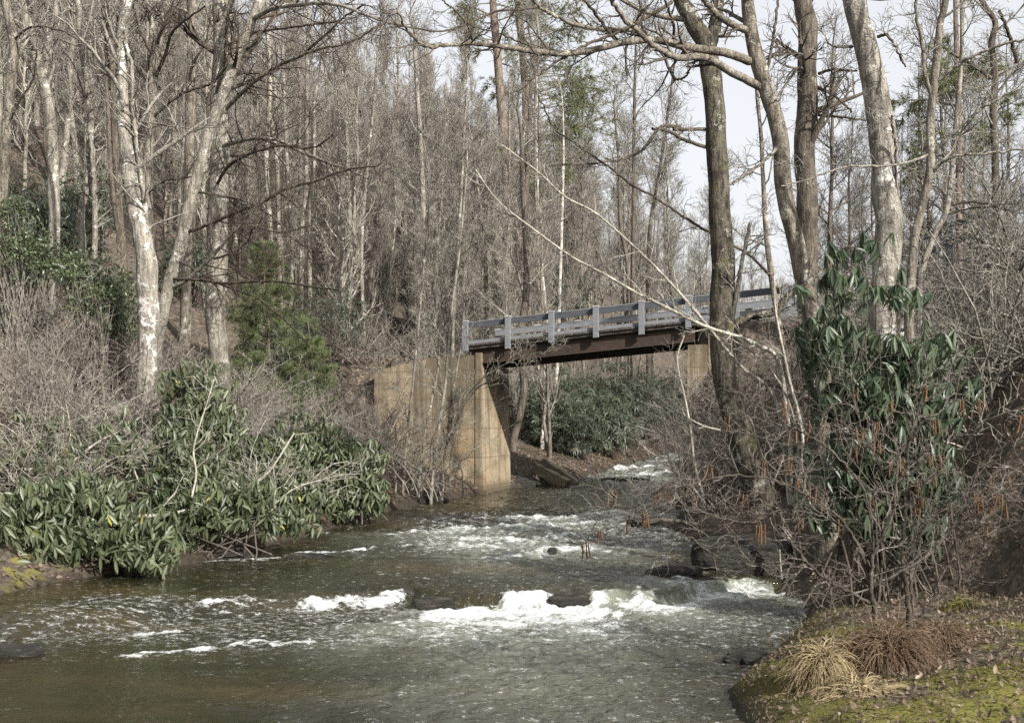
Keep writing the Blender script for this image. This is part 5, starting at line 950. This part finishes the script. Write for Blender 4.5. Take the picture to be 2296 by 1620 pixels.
def beam(label, a, b, Y, h, dp):
    A, B = P(*a, Y), P(*b, Y - .6); u = B - A; n_ = norm(np.cross(u, [0, 0, 1])); m_ = MB(); k = Y / F
    v = np.array([0, 0, 1.]) - norm(u) * norm(u)[2]; v = norm(v) * h * k; ns = 14; rows = []
    for i in range(ns + 1):
        q = A + u * i / ns; j = (vnoise(np.array([i * .7]), np.array([h]))[0]) * .03
        rows += [q + n_ * (-dp / 2) + j * v, q + n_ * (dp / 2), q + n_ * (dp / 2) + v * (1 + j * 3), q + n_ * (-dp / 2) + v * (1 - j * 3)]
    f = [[i * 4 + e, i * 4 + (e + 1) % 4, (i + 1) * 4 + (e + 1) % 4, (i + 1) * 4 + e] for i in range(ns) for e in range(4)] + [[3, 2, 1, 0], [ns * 4, ns * 4 + 1, ns * 4 + 2, ns * 4 + 3]]
    m_.add(rows, f); tag(m_.build('timber_beam', M['old_wood'], None, False), label, 'timber')
beam('mossy old timber slanting into the water beyond the abutment, the lower one', (1195, 1058), (1268, 1096), 39.2, 22, .25)
beam('mossy old timber slanting into the water beyond the abutment, the upper one', (1212, 1040), (1290, 1092), 40.2, 16, .25)

# grey rail fence along the road at the right edge, half hidden by twigs
rf = thing('roadside_fence', tuple(P(2060, 590, 27)), 'grey board road fence glimpsed through twigs beside the thick mottled trunk', 'fence')
fa_, fb_ = P(2045, 585, 27), P(2215, 520, 25.5); u = fb_ - fa_
for z0, z1 in ((.0, .16), (.38, .52)):
    m_ = MB(); m_.box(fa_ + bz * z0, u, np.array([0.02, .05, 0]), bz * (z1 - z0)); m_.build('rail', M['rail_dark'], rf, False)
for s in (0.0, .45, .92):
    m_ = MB(); m_.box(fa_ + u * s + np.array([0, -.12, -.5]), np.array([.13, -.01, 0]), np.array([.01, .115, 0]), bz * 1.3); m_.build('post', M['rail_dark'], rf, False)

# ------------------------------------------------------------------ light
az_, el_ = R_(39), R_(32)            # sun to the right and a little behind the camera
sdir = Vector((math.cos(el_) * math.sin(az_), -math.cos(el_) * math.cos(az_), math.sin(el_)))
sun = bpy.data.lights.new('sun', 'SUN'); sun.energy = 5.0; sun.angle = R_(0.6); sun.color = (1, .955, .89)
so = bpy.data.objects.new('sun', sun); C.objects.link(so); so.rotation_euler = sdir.to_track_quat('Z', 'Y').to_euler()
w = bpy.data.worlds.new('World'); bpy.context.scene.world = w; w.use_nodes = True; nt = w.node_tree; nt.nodes.clear()
sky = nt.nodes.new('ShaderNodeTexSky'); sky.sky_type = 'NISHITA'; sky.sun_disc = False; sky.sun_elevation = el_; sky.sun_rotation = math.atan2(sdir.x, sdir.y); sky.air_density = 1.0; sky.dust_density = 4.0; sky.ozone_density = 1.0
hs = nt.nodes.new('ShaderNodeHueSaturation'); hs.inputs['Saturation'].default_value = .30; hs.inputs['Value'].default_value = 1.3
bg = nt.nodes.new('ShaderNodeBackground'); bg.inputs['Strength'].default_value = .15; ow = nt.nodes.new('ShaderNodeOutputWorld')
nt.links.new(sky.outputs[0], hs.inputs['Color']); mx = nt.nodes.new('ShaderNodeMix'); mx.data_type = 'RGBA'; mx.inputs[0].default_value = .7; mx.inputs[7].default_value = (3.35, 3.37, 3.46, 1)   # thin bright cloud veil over the blue
nt.links.new(hs.outputs[0], mx.inputs[6]); nt.links.new(mx.outputs[2], bg.inputs['Color']); nt.links.new(bg.outputs[0], ow.inputs['Surface'])
sc = bpy.context.scene
sc.view_settings.view_transform = 'Standard'; sc.view_settings.look = 'None'; sc.view_settings.exposure = 0.74; sc.view_settings.gamma = 1.0
sc.render.engine = 'CYCLES'; sc.cycles.max_bounces = 6; sc.cycles.diffuse_bounces = 3; sc.cycles.glossy_bounces = 3; sc.cycles.transmission_bounces = 3
sc.cycles.use_adaptive_sampling = False
try: sc.cycles.use_denoising = False
except Exception: pass
